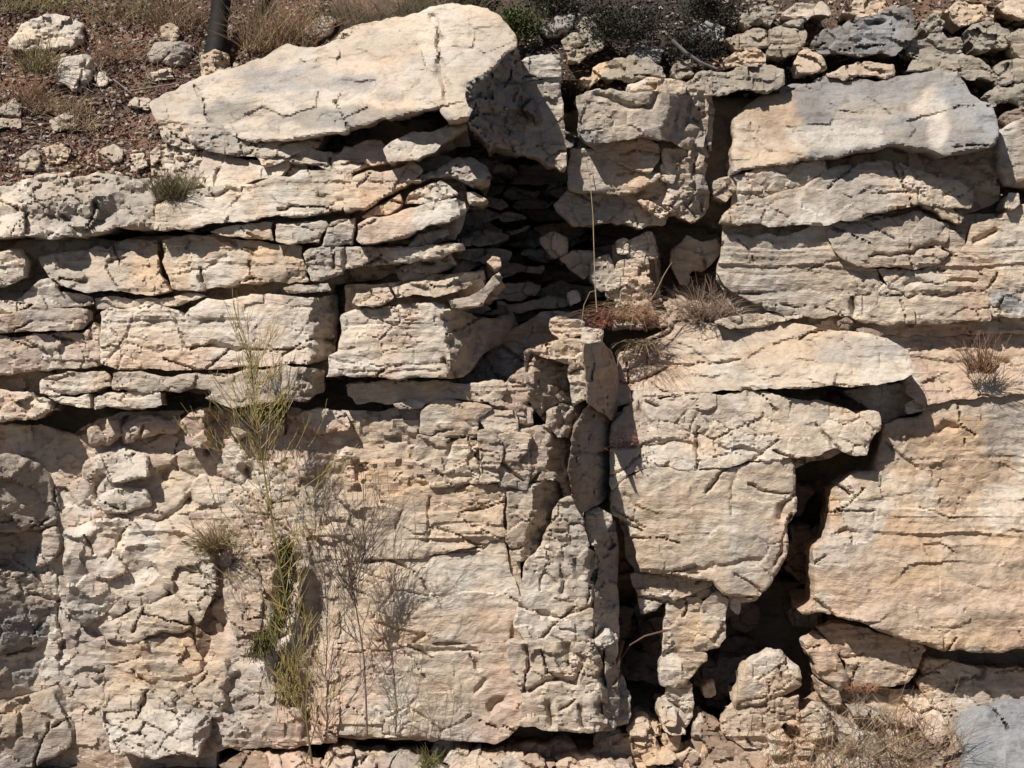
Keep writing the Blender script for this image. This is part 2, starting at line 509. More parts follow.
def hill_y(px, py):
    px = np.asarray(px, float); py = np.asarray(py, float)
    py0 = np.interp(px, [-200, 0, 150, 230, 330, 500, 540, 700, 1024], [190, 186, 178, 160, 110, 80, 80, 90, 110])
    yb = np.interp(px, [0, 160, 330, 500, 560, 1024], [0.06, 0.06, 0.25, 0.45, 0.42, 0.30])
    t = py0 - py
    y = yb + np.where(t > 0, t * 0.0056, -t * 0.012)
    S = np.stack([np.atleast_1d(px) * PX, -np.atleast_1d(py) * PX, np.zeros(np.atleast_1d(px).shape)], 1)
    d = 0.05 * fbm(S * 3.0, 4, 14) * np.clip((np.atleast_1d(py) + 70) / 20, 0, 1)
    return y + (d if np.ndim(px) else d[0])

def hillside():
    xs = np.arange(-900, 1925, 7.0)
    ys = np.concatenate([np.arange(215, -64, -5.0), [-80, -110, -150, -190, -220, -240, -250]])
    X, Yp = np.meshgrid(xs, ys, indexing='ij'); p = np.stack([X.ravel(), Yp.ravel()], 1)
    y = hill_y(p[:, 0], p[:, 1])
    S = np.stack([p[:, 0] * PX, -p[:, 1] * PX, np.zeros(len(p))], 1)
    far = np.maximum(0, -60 - p[:, 1]); y += (far / 30.0) ** 2 * 1.2
    k = np.clip(.5 + 1.2 * fbm(S * 4, 3, 12), 0, 1)[:, None]
    k = np.clip(.5 + 2.4 * fbm(S * 3.5, 4, 12, .65), 0, 1)[:, None]
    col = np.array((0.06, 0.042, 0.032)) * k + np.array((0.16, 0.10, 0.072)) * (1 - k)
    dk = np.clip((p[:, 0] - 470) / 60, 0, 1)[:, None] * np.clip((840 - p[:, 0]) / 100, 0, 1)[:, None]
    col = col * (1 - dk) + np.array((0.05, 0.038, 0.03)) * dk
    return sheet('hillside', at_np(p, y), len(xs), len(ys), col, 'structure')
hillside()

def gz_ground(x, y):
    return 0.07 * np.clip((y + 0.9) / 0.7, 0, 1) - 0.06 + 0.0 * x
def ground():
    near = np.arange(-5, 5.01, 0.05)
    xs = np.concatenate([-np.geomspace(150, 5.3, 22), near, np.geomspace(5.3, 150, 22)])
    ys = np.concatenate([-np.geomspace(150, 1.6, 30), np.arange(-1.55, 1.1, 0.05)])
    X, Y = np.meshgrid(xs, ys, indexing='ij'); X = X.ravel(); Y = Y.ravel()
    S = np.stack([X, Y, X * 0], 1)
    Z = gz_ground(X, Y) + 0.03 * fbm(S * 3, 4, 19) * (np.abs(X) < 6)
    k = np.clip(.5 + 1.2 * fbm(S * 3, 3, 12), 0, 1)[:, None]
    fr = np.clip((-Y - 1.2) / 1.5, 0, 1)[:, None]
    col = (np.array((0.24, 0.175, 0.125)) * k + np.array((0.16, 0.115, 0.085)) * (1 - k)) * (1 - fr) + np.array((0.085, 0.08, 0.075)) * fr
    return sheet('ground', np.stack([X, Y, Z], 1), len(xs), len(ys), col, 'structure', True)
ground()

# ------------------------------------------------------------------ big top slab
b = block([(150,104),(185,85),(230,70),(262,60),(300,48),(345,40),(385,20),(430,8),(475,7),(497,15),(513,33),(516,46),(503,56),(498,64),(478,80),(473,105),(468,117),(447,119),(441,103),(411,112),(381,117),(366,124),(331,132),(306,137),(276,139),(256,142),(230,134),(205,128),(172,122),(160,124)],
      -0.03, 0.75, gx=-0.35, gz=0.72, auto=.15, film=.5, tone='white', tone2='cream', r=6, facet=.55, strata=.5, lump=1.6, cell=.2, inset=.22,
      cracks=[([(434,18),(440,40),(443,70),(446,96)],3.2,.045),([(468,14),(472,40)],2,.012)],
      patches=[(300,80,70,14,'grey',.7),(350,118,90,12,'dgrey',.7),(230,112,40,12,'dgrey',.7),(400,50,50,14,'greytan',.6),(440,40,20,30,'pale',.6),(390,100,14,10,'grey',.5),(500,30,22,22,'greytan',.5),(420,116,30,8,'dgrey',.6)],
      bumps=[(240,116,40,8,-.03),(420,90,20,10,-.02)],
      name='overhanging_boulder', label='huge pale slab jutting from the top of the rock face, cracked near its nose', category='boulder')
block([(468,84),(498,64),(515,46),(519,88),(540,104),(560,133),(563,163),(545,160),(520,152),(490,142),(470,122)], 0.06, .5, gx=1.4, gz=-.35, tone='dgrey', tone2='grey', facet=3.0, cell=.1, strata=.3, lump=2.5, grow=2, film=.1, parent=b, name='end_face')  # weathered dark grey, with the shade of this end put into the colour too

# ------------------------------------------------------------------ left ledges, from the top down
GROW[0] = 0.0
block([(150,152),(170,143),(186,147),(204,152),(206,184),(180,192),(154,186)], .06, .35, gz=.6, tone='pink', tone2='tan', facet=1.8, cell=.07, r=4)
block([(158,127),(172,123),(190,128),(204,136),(202,150),(180,148),(164,142)], .10, .35, gz=.6, tone='greytan', tone2='cream', facet=1.6, cell=.07, r=4)
block([(-60,200),(0,186),(22,180),(70,178),(98,172),(125,176),(150,178),(157,195),(156,230),(100,233),(60,236),(32,237),(0,238),(-60,240)], -0.05, .4, gz=.35, tone='greytan', tone2='white', facet=2.0, lump=2, cell=.1, strata=.3, r=7,
      cracks=[([(20,225),(24,237)],1.6,.03),([(62,215),(78,236)],2,.05),([(95,205),(88,225)],2,.05)], bumps=[(105,215,12,12,-.08),(40,205,20,14,.05),(75,205,14,14,.05)],
      name='ledge_block', label='lumpy knobbly grey-cream ledge block at the left edge below the rubble slope', category='rock ledge')
block([(154,230),(156,205),(175,198),(205,188),(250,184),(290,177),(300,170),(345,166),(353,171),(341,210),(322,213),(296,217),(256,220),(200,227)], -0.09, .4, gz=.3, tone='cream', tone2='white', facet=.7, strata=1.3,
      cracks=[([(207,196),(228,190),(240,193)],1.8,.03),([(318,186),(322,198)],1.5,.02)], name='ledge_slab', label='long cream ledge slab right of the cushion plant, under the huge top slab', category='rock ledge')
block([(178,122),(215,124),(262,138),(312,132),(330,128),(318,148),(262,158),(236,156),(205,150),(190,140)], .02, .35, gz=.4, tone='greytan', tone2='cream', facet=1.2)
block([(200,182),(203,150),(215,143),(232,144),(236,158),(262,160),(286,157),(290,163),(280,176),(250,182),(207,188)], .04, .4, gz=.6, tone='pink', tone2='white', facet=.4, strata=.2)
block([(254,153),(280,143),(301,141),(316,150),(338,155),(345,146),(362,142),(381,140),(390,160),(352,173),(331,173),(313,164),(286,160),(262,166)], .0, .4, gz=.5, tone='white', tone2='cream', cracks=[([(330,158),(334,172)],2,.04)])
block([(383,149),(396,139),(431,132),(448,124),(468,122),(467,128),(437,150),(416,160),(388,162)], -.12, .4, gz=.5, tone='white', facet=.5, strata=.5)
block([(344,211),(353,177),(372,170),(410,160),(424,170),(421,174),(405,186),(385,197),(363,210)], -.11, .4, gz=.3, tone='cream', tone2='white', facet=.5)
block([(407,181),(425,174),(441,167),(451,160),(471,157),(486,166),(492,176),(490,183),(471,186),(448,176),(431,178)], -.08, .4, gz=.3, tone='greytan', facet=1.5, r=7)
block([(361,217),(381,204),(400,194),(402,203),(396,209),(378,215)], -.10, .35, tone='cream', strata=.4)
block([(405,203),(410,193),(430,184),(441,180),(450,186),(459,194),(440,200),(420,204)], -.10, .35, tone='cream', facet=1.5)
block([(466,192),(474,192),(488,200),(470,204)], -.06, .3, tone='cream')
block([(358,224),(368,218),(406,209),(456,198),(465,202),(466,213),(431,224),(406,237),(375,243),(361,244),(356,240)], -.16, .45, gz=.2, tone='white', tone2='cream', facet=.5, strata=.7, folds=[(458,195,460,215,1.2)],
      name='ledge_slab', label='bright rising finger of rock slab pointing right into the dark alcove', category='rock slab')
block([(355,218),(331,222),(324,238),(321,247),(352,245),(354,231)], -.10, .4, tone='white', facet=.4)
block([(276,224),(326,221),(330,227),(322,233),(318,243),(303,243),(276,241)], -.09, .4, tone='white', facet=.5, cracks=[([(329,227),(312,240)],1.5,.02)])
block([(185,231),(230,226),(256,223),(273,222),(274,241),(256,238),(236,236),(217,234)], -.08, .4, tone='cream', facet=.4)
block([(162,241),(186,235),(236,239),(275,244),(302,246),(301,256),(305,266),(309,281),(280,282),(256,283),(225,288),(203,291),(172,289),(168,275),(162,262)], -.04, .4, gz=.1, tone='cream', tone2='tan', facet=.7, strata=.8,
      cracks=[([(200,268),(202,280),(206,291)],2,.05),([(236,240),(234,248),(205,270),(170,276)],1.6,.015)], folds=[(262,262,312,262,-.0)], patches=[(285,270,26,14,'greytan',.8)], bumps=[(285,268,24,10,.03)],
      name='ledge_block', label='wide cream ledge block in mid-left with a short open crack at its bottom edge', category='rock ledge')
block([(38,257),(70,252),(100,244),(106,250),(128,239),(158,240),(160,274),(170,290),(140,294),(112,290),(85,293),(55,285),(42,266)], -.02, .4, gz=.4, tone='tan', tone2='cream', facet=1.2,
      cracks=[([(105,262),(125,258)],2,.03),([(60,278),(85,282)],2,.04)])
block([(-60,256),(0,252),(22,249),(28,259),(25,277),(0,287),(-60,294)], -.06, .4, tone='cream', r=8, facet=.6, name='wedged_stone', label='rounded cream stone wedged in the dark gap at the left edge', category='stone')
block([(303,254),(311,248),(346,247),(391,247),(430,245),(463,243),(466,249),(431,258),(381,264),(343,268),(342,273),(323,281),(311,281),(306,270)], -.10, .4, tone='cream', facet=.8, cracks=[([(333,248),(334,268)],1.6,.03),([(346,248),(345,268)],1.6,.03),([(368,248),(370,262)],1.3,.02)],
      name='ledge_slab', label='thin cream slab course just under the rising finger slab, over a dark slot', category='rock ledge')
block([(408,247),(418,234),(448,229),(449,235),(431,244)], -.06, .3, tone='greytan')
block([(396,272),(416,262),(451,254),(457,264),(441,272),(401,282)], .04, .35, tone='greytan', tone2='grey', facet=1.4, r=7)
block([(100,313),(110,307),(160,305),(180,311),(184,317),(190,308),(207,298),(256,294),(285,295),(318,298),(336,294),(338,308),(336,340),(330,358),(310,364),(280,365),(245,366),(225,369),(185,370),(160,369),(125,369),(110,367),(101,364),(101,330)], -.12, .45, gz=.12, tone='white', tone2='pink', facet=.45, strata=1.5, lump=.8,
      cracks=[([(165,306),(180,332),(188,349)],1.8,.035),([(190,350),(230,348),(270,351),(305,348)],2.0,.04),([(110,345),(150,350),(200,349)],1.5,.012),([(200,325),(225,322)],1.2,.01)],
      folds=[(315,290,306,366,2.2)], bumps=[(205,325,12,8,-.02),(155,322,8,6,-.015)],
      name='ledge_block', label='broad whitish ledge block in mid-left, its right end turned into shade', category='rock ledge')
block([(283,288),(301,284),(328,283),(332,290),(306,293),(288,293)], -.08, .3, tone='cream')
block([(-60,316),(0,314),(45,311),(67,308),(88,309),(90,320),(82,329),(50,330),(0,333),(-60,335)], -.12, .4, tone='pink', tone2='cream', facet=.7, folds=[(72,300,72,335,.4)])
block([(-60,304),(0,300),(22,297),(38,281),(50,278),(60,292),(92,297),(95,304),(65,307),(30,310),(0,313),(-60,314)], -.02, .4, tone='cream', tone2='tan', facet=1.2)
block([(95,298),(110,296),(137,299),(160,299),(200,294),(206,296),(190,300),(180,305),(155,307),(112,309),(96,309)], -.03, .4, tone='cream')
block([(-60,338),(0,335),(60,332),(82,333),(94,322),(100,330),(101,364),(90,367),(40,371),(0,375),(-60,378)], -.09, .4, tone='pink', tone2='cream', facet=.8, strata=1.3, cracks=[([(60,332),(66,345)],1.5,.02),([(82,333),(86,345)],1.3,.02)])
block([(40,381),(60,374),(105,371),(111,377),(111,386),(95,392),(75,395),(55,397),(40,393)], -.11, .4, tone='pink', tone2='cream')
block([(48,397),(70,397),(88,394),(90,408),(75,406),(60,404)], -.11, .35, tone='white')
block([(113,373),(160,376),(225,374),(256,369),(310,368),(326,371),(324,392),(303,402),(281,404),(256,404),(235,409),(220,404),(205,398),(212,392),(190,389),(160,391),(130,391),(113,390)], -.15, .4, tone='cream', tone2='greytan', facet=.7, strata=1.3, folds=[(304,365,302,405,1.4)],
      name='ledge_slab', label='lower cream ledge course behind the top of the tall broom plant', category='rock ledge')
block([(94,398),(112,392),(150,392),(160,392),(162,405),(140,409),(107,406),(95,410)], -.14, .35, tone='white', facet=.6)
block([(-60,392),(0,389),(27,391),(33,398),(50,400),(53,410),(37,420),(0,422),(-60,424)], -.14, .4, tone='white', tone2='pink', facet=1.2, r=7)

# the big square block in the middle and the plates on it
block([(341,315),(352,310),(371,309),(410,304),(431,302),(470,313),(512,313),(518,328),(505,341),(485,353),(470,372),(458,378),(420,377),(390,379),(356,377),(326,377),(328,356),(338,351)], -.12, .6, gz=.12, tone='white', tone2='cream', facet=.35, strata=.8, lump=.9, r=5,
      folds=[(441,295,452,385,2.3)], patches=[(400,345,30,14,'tan',.5)], cracks=[([(330,358),(360,364),(400,366),(450,362)],1.5,.014),([(335,369),(380,372),(440,370)],1.3,.014)], bumps=[(392,345,22,12,-.015)],
      name='square_block', label='big square-cut pale block in the centre with a shaded right end, dark hollow beneath', category='rock block')
block([(352,303),(356,293),(388,287),(394,297),(373,307),(358,306)], -.13, .4, gz=.3, tone='cream')
block([(392,288),(430,281),(456,277),(466,272),(484,270),(486,280),(452,293),(396,298)], -.11, .4, gz=.3, tone='cream', tone2='tan', folds=[(455,268,452,295,1.2)])
block([(448,300),(476,293),(489,281),(499,272),(503,278),(490,292),(482,306),(451,308)], -.12, .4, tone='greytan', facet=1.5)
block([(486,262),(492,256),(500,258),(501,266),(494,269)], .0, .2, tone='tan')
block([(346,385),(372,382),(430,381),(470,383),(503,381),(508,393),(496,402),(430,403),(400,403),(375,402),(356,404),(348,396)], .0, .4, tone='cream', facet=.4)
block([(392,404),(408,399),(426,403),(422,408),(400,409)], -.04, .3, tone='cream')
block([(430,392),(470,365),(505,335),(540,312),(575,310),(605,325),(600,350),(570,362),(545,358),(520,372),(490,402),(460,404)], .55, .4, gx=-.1, gz=.25, tone='greytan', tone2='grey', facet=1)

# ------------------------------------------------------------------ rock between the tight joints
MX = dict(facet=1.6, lump=1.2, grow=0, name='joint_rock', auto=.4, g=3.0)
block([(330,410),(420,404),(500,402),(535,406),(540,480),(520,545),(525,640),(606,646),(606,726),(520,722),(480,740),(330,735)], .05, .35, tone='tan', tone2='greytan', **MX)
block([(20,240),(160,236),(300,246),(440,246),(440,262),(335,285),(335,300),(200,310),(-60,330),(-60,300)], .17, .3, tone='tan', tone2='greytan', **MX)
block([(-60,330),(335,300),(335,370),(300,385),(100,395),(-60,395)], .13, .3, tone='tan', **MX)
block([(200,190),(360,150),(460,160),(470,200),(455,240),(330,245),(200,232)], .12, .3, tone='tan', tone2='greytan', **MX)
block([(345,285),(480,270),(500,300),(420,312),(345,312)], .06, .3, tone='tan', **MX)
WING[0] = False
block([(722,215),(800,215),(830,205),(960,215),(1084,205),(1084,330),(860,335),(740,322),(716,280)], .15, .3, tone='tan', **MX)
block([(612,415),(700,400),(860,420),(870,440),(790,470),(780,560),(740,598),(700,600),(660,605),(640,590),(614,500)], .09, .3, tone='tan', **MX)
block([(585,92),(710,92),(704,160),(705,212),(660,205),(575,190),(578,130)], .10, .35, tone='tan', tone2='greytan', **MX)
block([(730,150),(1000,130),(1000,200),(960,215),(730,222)], .16, .3, tone='tan', **MX)
block([(830,690),(925,690),(1084,690),(1084,800),(690,800),(700,725),(800,708)], .16, .3, tone='tan', tone2='brown', **MX)
block([(612,245),(655,235),(662,300),(655,330),(612,330)], .30, .3, tone='tan', tone2='greytan', **MX)
WING[0] = True

# ------------------------------------------------------------------ lower left wall
GROW[0] = 1.2
block([(-60,428),(40,425),(75,434),(100,420),(140,412),(200,408),(240,414),(300,410),(340,412),(352,440),(352,500),(342,560),(338,610),(336,650),(338,700),(336,742),(290,748),(215,752),(205,800),(-60,810)], .03, .4, gz=.06, tone='pink', tone2='cream', facet=1.05, cell=.13, lump=.9, strata=.9, craze=1.2,
      cracks=[([(90,505),(110,510),(130,512)],2,.03),([(105,475),(95,492),(98,500)],3,.05),([(150,520),(175,512),(190,498)],2,.03),([(60,605),(90,630),(110,640)],2,.03),([(250,470),(256,485)],3,.06),([(180,440),(178,470)],2,.03),([(215,600),(206,640)],3,.05),([(300,560),(304,640)],4,.05),([(60,600),(64,640),(60,690)],2,.04)],
      bumps=[(110,470,20,16,.05),(145,460,16,12,.04),(190,455,18,20,.03),(165,474,6,8,-.06),(190,500,5,10,-.07),(208,450,4,7,-.07),(318,600,14,60,-.10),(285,600,12,60,-.10),(240,560,30,30,.02),(310,690,16,50,-.07),(290,700,12,40,-.05),(245,470,6,8,-.06),(305,470,14,12,.04),(350,455,14,12,.04),(225,625,14,24,-.05)],
      patches=[(120,560,40,30,'pale',.5),(110,460,40,20,'white',.6),(315,600,14,50,'greytan',.8),(300,690,24,40,'brown',.35)], name='rubbly_wall', label='rubbly pinkish lower left wall of knobs and pockets behind the broom plant', category='rock face')
block([(-60,455),(0,456),(15,457),(38,464),(50,478),(57,495),(58,512),(54,526),(40,530),(15,531),(0,531),(-60,532)], -.12, .35, gx=.65, tone='dgrey', tone2='greytan', film=.25, facet=1.3, r=9, strata=0, name='grey_boulder', label='upper grey rounded boulder at the left edge of the lower wall', category='boulder')
block([(-60,536),(0,534),(15,533),(40,531),(36,564),(10,563),(-60,566)], -.02, .35, gx=.6, tone='greytan', facet=1.4, strata=0)
block([(-60,566),(0,570),(30,573),(45,585),(60,603),(61,640),(40,646),(0,655),(-60,662)], -.10, .35, gx=.6, tone='dgrey', tone2='greytan', film=.25, facet=1.2, r=8, strata=0, cracks=[([(42,620),(34,634)],2,.03)], name='grey_boulder', label='middle grey boulder at the left edge, below a dark pocket', category='boulder')
block([(-60,662),(0,657),(40,649),(61,643),(58,683),(45,695),(20,705),(0,710),(-60,716)], -.08, .35, gx=.6, tone='grey', tone2='pink', facet=1.2, strata=0)
block([(-60,714),(0,709),(30,696),(57,686),(70,700),(77,725),(70,745),(40,762),(10,775),(-60,795)], -.16, .4, gx=.45, gz=.2, tone='greytan', tone2='grey', facet=1.8, strata=0, r=7, film=.3, name='corner_boulder', label='angular grey-tan boulder in the bottom left corner', category='boulder')
for pts, y, t, kw in [
    ([(89,430),(98,422),(118,421),(121,434),(108,444),(91,444)], .0, 'pink', dict(r=8)),
    ([(121,428),(140,417),(180,421),(176,431),(147,435),(125,442)], .0, 'pink', dict(r=8)),
    ([(182,422),(200,411),(215,411),(228,419),(226,441),(210,446),(187,442)], -.03, 'pink', dict(folds=[(207,405,203,450,2.0)])),
    ([(231,424),(246,420),(250,432),(238,438)], .0, 'cream', dict(r=6)),
    ([(97,457),(120,446),(147,456),(146,476),(112,480),(100,468)], .0, 'white', dict(r=9, gz=.3)),
    ([(97,500),(120,488),(145,490),(150,505),(125,512),(105,510)], .02, 'white', dict(r=8)),
    ([(64,533),(100,520),(160,524),(174,540),(165,560),(150,590),(120,606),(85,625),(70,610),(66,575)], .0, 'pale', dict(r=14, gx=.3, facet=1.3, lump=2)),
    ([(40,536),(55,528),(60,545),(50,562),(37,566)], .0, 'cream', dict(r=6)),
    ([(100,628),(135,611),(175,596),(187,608),(190,627),(140,639),(125,642),(107,637)], -.03, 'cream', dict(r=6, facet=.7)),
    ([(110,612),(140,592),(162,584),(166,592),(135,611),(118,620)], -.01, 'greytan', dict(r=6)),
    ([(158,561),(195,534),(213,555),(217,586),(199,622),(189,610),(176,596),(166,585)], -.02, 'cream', dict(r=7, facet=1.4)),
    ([(107,645),(125,644),(190,634),(200,658),(200,670),(170,679),(120,682),(105,677)], .0, 'tan', dict(r=7, facet=.9)),
    ([(176,687),(225,659),(240,671),(236,695),(220,718),(200,712),(186,703)], -.02, 'tan', dict(r=6, folds=[(228,655,216,720,1.0)])),
    ([(196,622),(207,606),(220,626),(230,641),(215,658),(203,668),(198,645)], .03, 'brown', dict(gx=.6)),
    ([(62,648),(103,640),(104,676),(103,692),(99,726),(103,742),(82,747),(76,716),(60,684)], .03, 'pink', dict(facet=1.5, r=8)),
    ([(216,736),(225,722),(250,706),(270,708),(300,712),(300,745),(240,749),(219,746)], .0, 'greytan', dict(facet=1.5)),
    ([(242,655),(262,645),(275,655),(272,700),(258,706),(244,690)], .02, 'white', dict(facet=.8)),
    ([(298,418),(320,410),(345,414),(348,428),(318,432)], .0, 'pink', dict(facet=1.2)),
    ([(225,575),(250,560),(262,590),(258,630),(236,636),(226,610)], .02, 'cream', dict(facet=1.2)),
    ]:
    block(pts, y - .03, .3, tone=t, grow=2.0, **kw)
block([(107,689),(115,683),(140,687),(160,694),(175,703),(210,718),(207,737),(197,756),(155,759),(112,752),(104,727)], -.16, .35, gz=.25, tone='white', tone2='cream', facet=.7, strata=.6, folds=[(199,705,196,760,1.1)],
      cracks=[([(148,690),(140,706),(137,718)],2.6,.05),([(176,702),(178,712)],2.5,.04),([(118,722),(140,720)],1.5,.02),([(140,745),(146,750)],2,.03)], patches=[(183,725,14,8,'pale',.8)],
      name='foot_block', label='squarish pale block low on the left wall beside a dark triangular gap', category='rock block')

# ------------------------------------------------------------------ lower centre wall
CR = [([(352,432),(358,470),(362,500)],2,.03),([(380,470),(395,462)],2.4,.05),([(400,430),(405,470)],1.8,.02)]
block([(335,432),(360,413),(420,409),(422,420),(418,435),(425,455),(422,475),(428,486),(406,490),(378,502),(364,535),(360,560),(338,565),(340,455)], .06, .35, gz=.1, tone='tan', tone2='cream', facet=1.5, cell=.11, strata=.3, cracks=CR, bumps=[(372,465,10,10,.05)])
for pts, y, t, kw in [
    ([(423,412),(431,405),(470,404),(491,408),(478,416),(476,432),(450,434),(438,435),(421,432)], .0, 'tan', dict(facet=.7)),
    ([(418,436),(446,435),(474,434),(478,445),(470,455),(478,464),(478,482),(450,484),(431,485),(423,471),(416,450)], .01, 'cream', dict(facet=.9, cracks=[([(452,438),(448,455)],1.4,.02),([(430,470),(450,478),(470,476)],1.4,.02)])),
    ([(479,432),(493,430),(502,449),(497,467),(481,465)], -.02, 'greytan', dict(facet=.8)),
    ([(479,417),(491,411),(514,412),(516,432),(497,432),(487,429)], .01, 'cream', dict(facet=.8)),
    ([(499,435),(516,434),(530,436),(525,452),(506,452)], .0, 'cream', dict(facet=.8)),
    ([(481,468),(496,469),(498,480),(481,482)], .0, 'cream', dict()),
    ([(498,468),(506,455),(528,453),(526,488),(500,484)], .0, 'greytan', dict(facet=.9)),
    ]:
    block(pts, y - .03, .3, tone=t, grow=2.0, **kw)
block([(406,490),(428,486),(470,485),(501,485),(506,490),(506,535),(481,545),(450,550),(416,557),(386,558),(361,560),(365,534),(378,502)], .0, .35, tone='tan', tone2='cream', facet=.6, strata=1.3, cracks=[([(430,498),(428,540)],1.4,.02),([(402,510),(395,530)],1.4,.02)],
      name='wall_panel', label='warm tan wall panel with fine layering, right of the bare shrub tops', category='rock block')
block([(338,567),(361,562),(416,559),(481,548),(504,539),(507,561),(517,589),(520,606),(511,625),(508,640),(470,643),(420,643),(380,641),(338,642)], .02, .35, tone='white', tone2='cream', facet=.3, strata=.9, lump=.7, cell=.25, patches=[(430,620,90,16,'orange',.38),(400,640,60,6,'orange',.3)], bumps=[(400,580,80,20,.02)],
      name='wall_panel', label='smooth cream wall panel tinged orange along its base, low in the centre', category='rock block')
block([(336,645),(380,644),(420,646),(470,646),(508,643),(522,650),(527,690),(521,722),(495,743),(440,738),(380,736),(330,734)], -.01, .35, tone='cream', tone2='pink', facet=.5, strata=.5, cell=.2,
      cracks=[([(470,655),(477,668)],1.8,.03),([(490,710),(500,700)],2.5,.04),([(485,680),(475,692)],1.5,.02),([(410,648),(430,651),(455,650),(480,652)],2,.03)],
      name='wall_panel', label='lowest cream wall panel in the centre, behind the bare shrub stem', category='rock block')

# ------------------------------------------------------------------ the central column
for pts, y, t, kw in [
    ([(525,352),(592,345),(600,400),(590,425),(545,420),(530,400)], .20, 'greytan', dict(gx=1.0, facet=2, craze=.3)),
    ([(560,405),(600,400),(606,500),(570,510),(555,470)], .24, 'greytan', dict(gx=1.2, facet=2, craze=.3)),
    ([(490,402),(505,385),(520,371),(545,358),(570,362),(574,385),(567,406),(548,413),(528,413),(500,405)], .02, 'greytan', dict(facet=1.2, folds=[(536,355,526,415,2.2)])),
    ([(533,351),(545,345),(560,341),(584,342),(589,360),(589,397),(574,404),(571,362),(548,357)], .06, 'cream', dict(facet=1.2, gx=.3)),
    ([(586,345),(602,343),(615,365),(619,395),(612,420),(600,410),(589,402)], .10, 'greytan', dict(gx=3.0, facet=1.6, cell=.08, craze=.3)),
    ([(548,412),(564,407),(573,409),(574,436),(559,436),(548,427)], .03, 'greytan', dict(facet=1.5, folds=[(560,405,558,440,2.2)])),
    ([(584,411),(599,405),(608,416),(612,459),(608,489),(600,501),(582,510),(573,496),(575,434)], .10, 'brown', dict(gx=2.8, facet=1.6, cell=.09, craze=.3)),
    ([(498,437),(530,430),(544,426),(560,432),(575,440),(577,470),(566,481),(547,478),(527,489),(505,489)], .0, 'greytan', dict(facet=1.2, folds=[(549,420,549,490,2.2)])),
    ([(508,492),(544,484),(563,481),(561,500),(546,536),(533,560),(516,560),(507,540)], -.01, 'greytan', dict(facet=1.1, folds=[(536,478,520,562,1.7)])),
    ([(560,502),(572,498),(581,514),(588,545),(570,550),(542,547),(552,525)], .0, 'greytan', dict(facet=.8)),
    ([(587,514),(599,510),(610,516),(603,534),(594,545),(586,534)], .02, 'cream', dict(facet=1.3)),
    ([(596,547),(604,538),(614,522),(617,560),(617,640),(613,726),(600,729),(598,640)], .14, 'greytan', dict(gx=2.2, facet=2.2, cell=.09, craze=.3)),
    ([(594,642),(609,633),(612,641),(602,648)], -.02, 'white', dict(depth=.15)),
    ([(614,681),(622,678),(629,696),(627,722),(616,724)], .16, 'greytan', dict()),
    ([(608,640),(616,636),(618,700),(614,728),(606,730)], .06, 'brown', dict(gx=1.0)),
    ]:
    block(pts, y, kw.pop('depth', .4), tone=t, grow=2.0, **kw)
block([(527,566),(543,549),(570,552),(584,549),(597,557),(598,614),(592,640),(560,641),(527,640),(516,623),(524,596)], -.05, .4, gx=.1, tone='white', tone2='cream', facet=.5, cell=.13, strata=.8, grow=3, film=.6, folds=[(588,545,590,645,2.0)],
      cracks=[([(560,566),(566,580),(562,592)],1.8,.03),([(520,606),(535,610),(560,618),(597,606)],1.8,.03),([(548,620),(575,632)],1.5,.02),([(545,570),(540,590)],1.4,.02),([(575,560),(580,575)],1.8,.03)],
      name='column_block', label='pale fractured block of the central column, left of the black cleft', category='rock block')
block([(508,645),(527,643),(560,644),(592,642),(598,658),(604,688),(605,728),(580,730),(552,728),(522,724),(524,690)], -.06, .4, gx=.1, tone='white', tone2='cream', facet=.75, cell=.12, strata=.4, grow=3, film=.6, folds=[(596,640,598,732,2.0)],
      cracks=[([(526,645),(529,665),(524,690)],2,.05),([(541,650),(547,672),(556,678)],2,.05),([(566,645),(569,665)],2.4,.05),([(530,690),(550,680),(575,684)],1.8,.04),([(548,705),(552,725)],2.4,.05),([(575,700),(560,710)],1.8,.04),([(585,660),(575,680)],2,.04)],
      name='column_block', label='foot of the central column, crazed with short cracks, overhanging a dark slot', category='rock block')

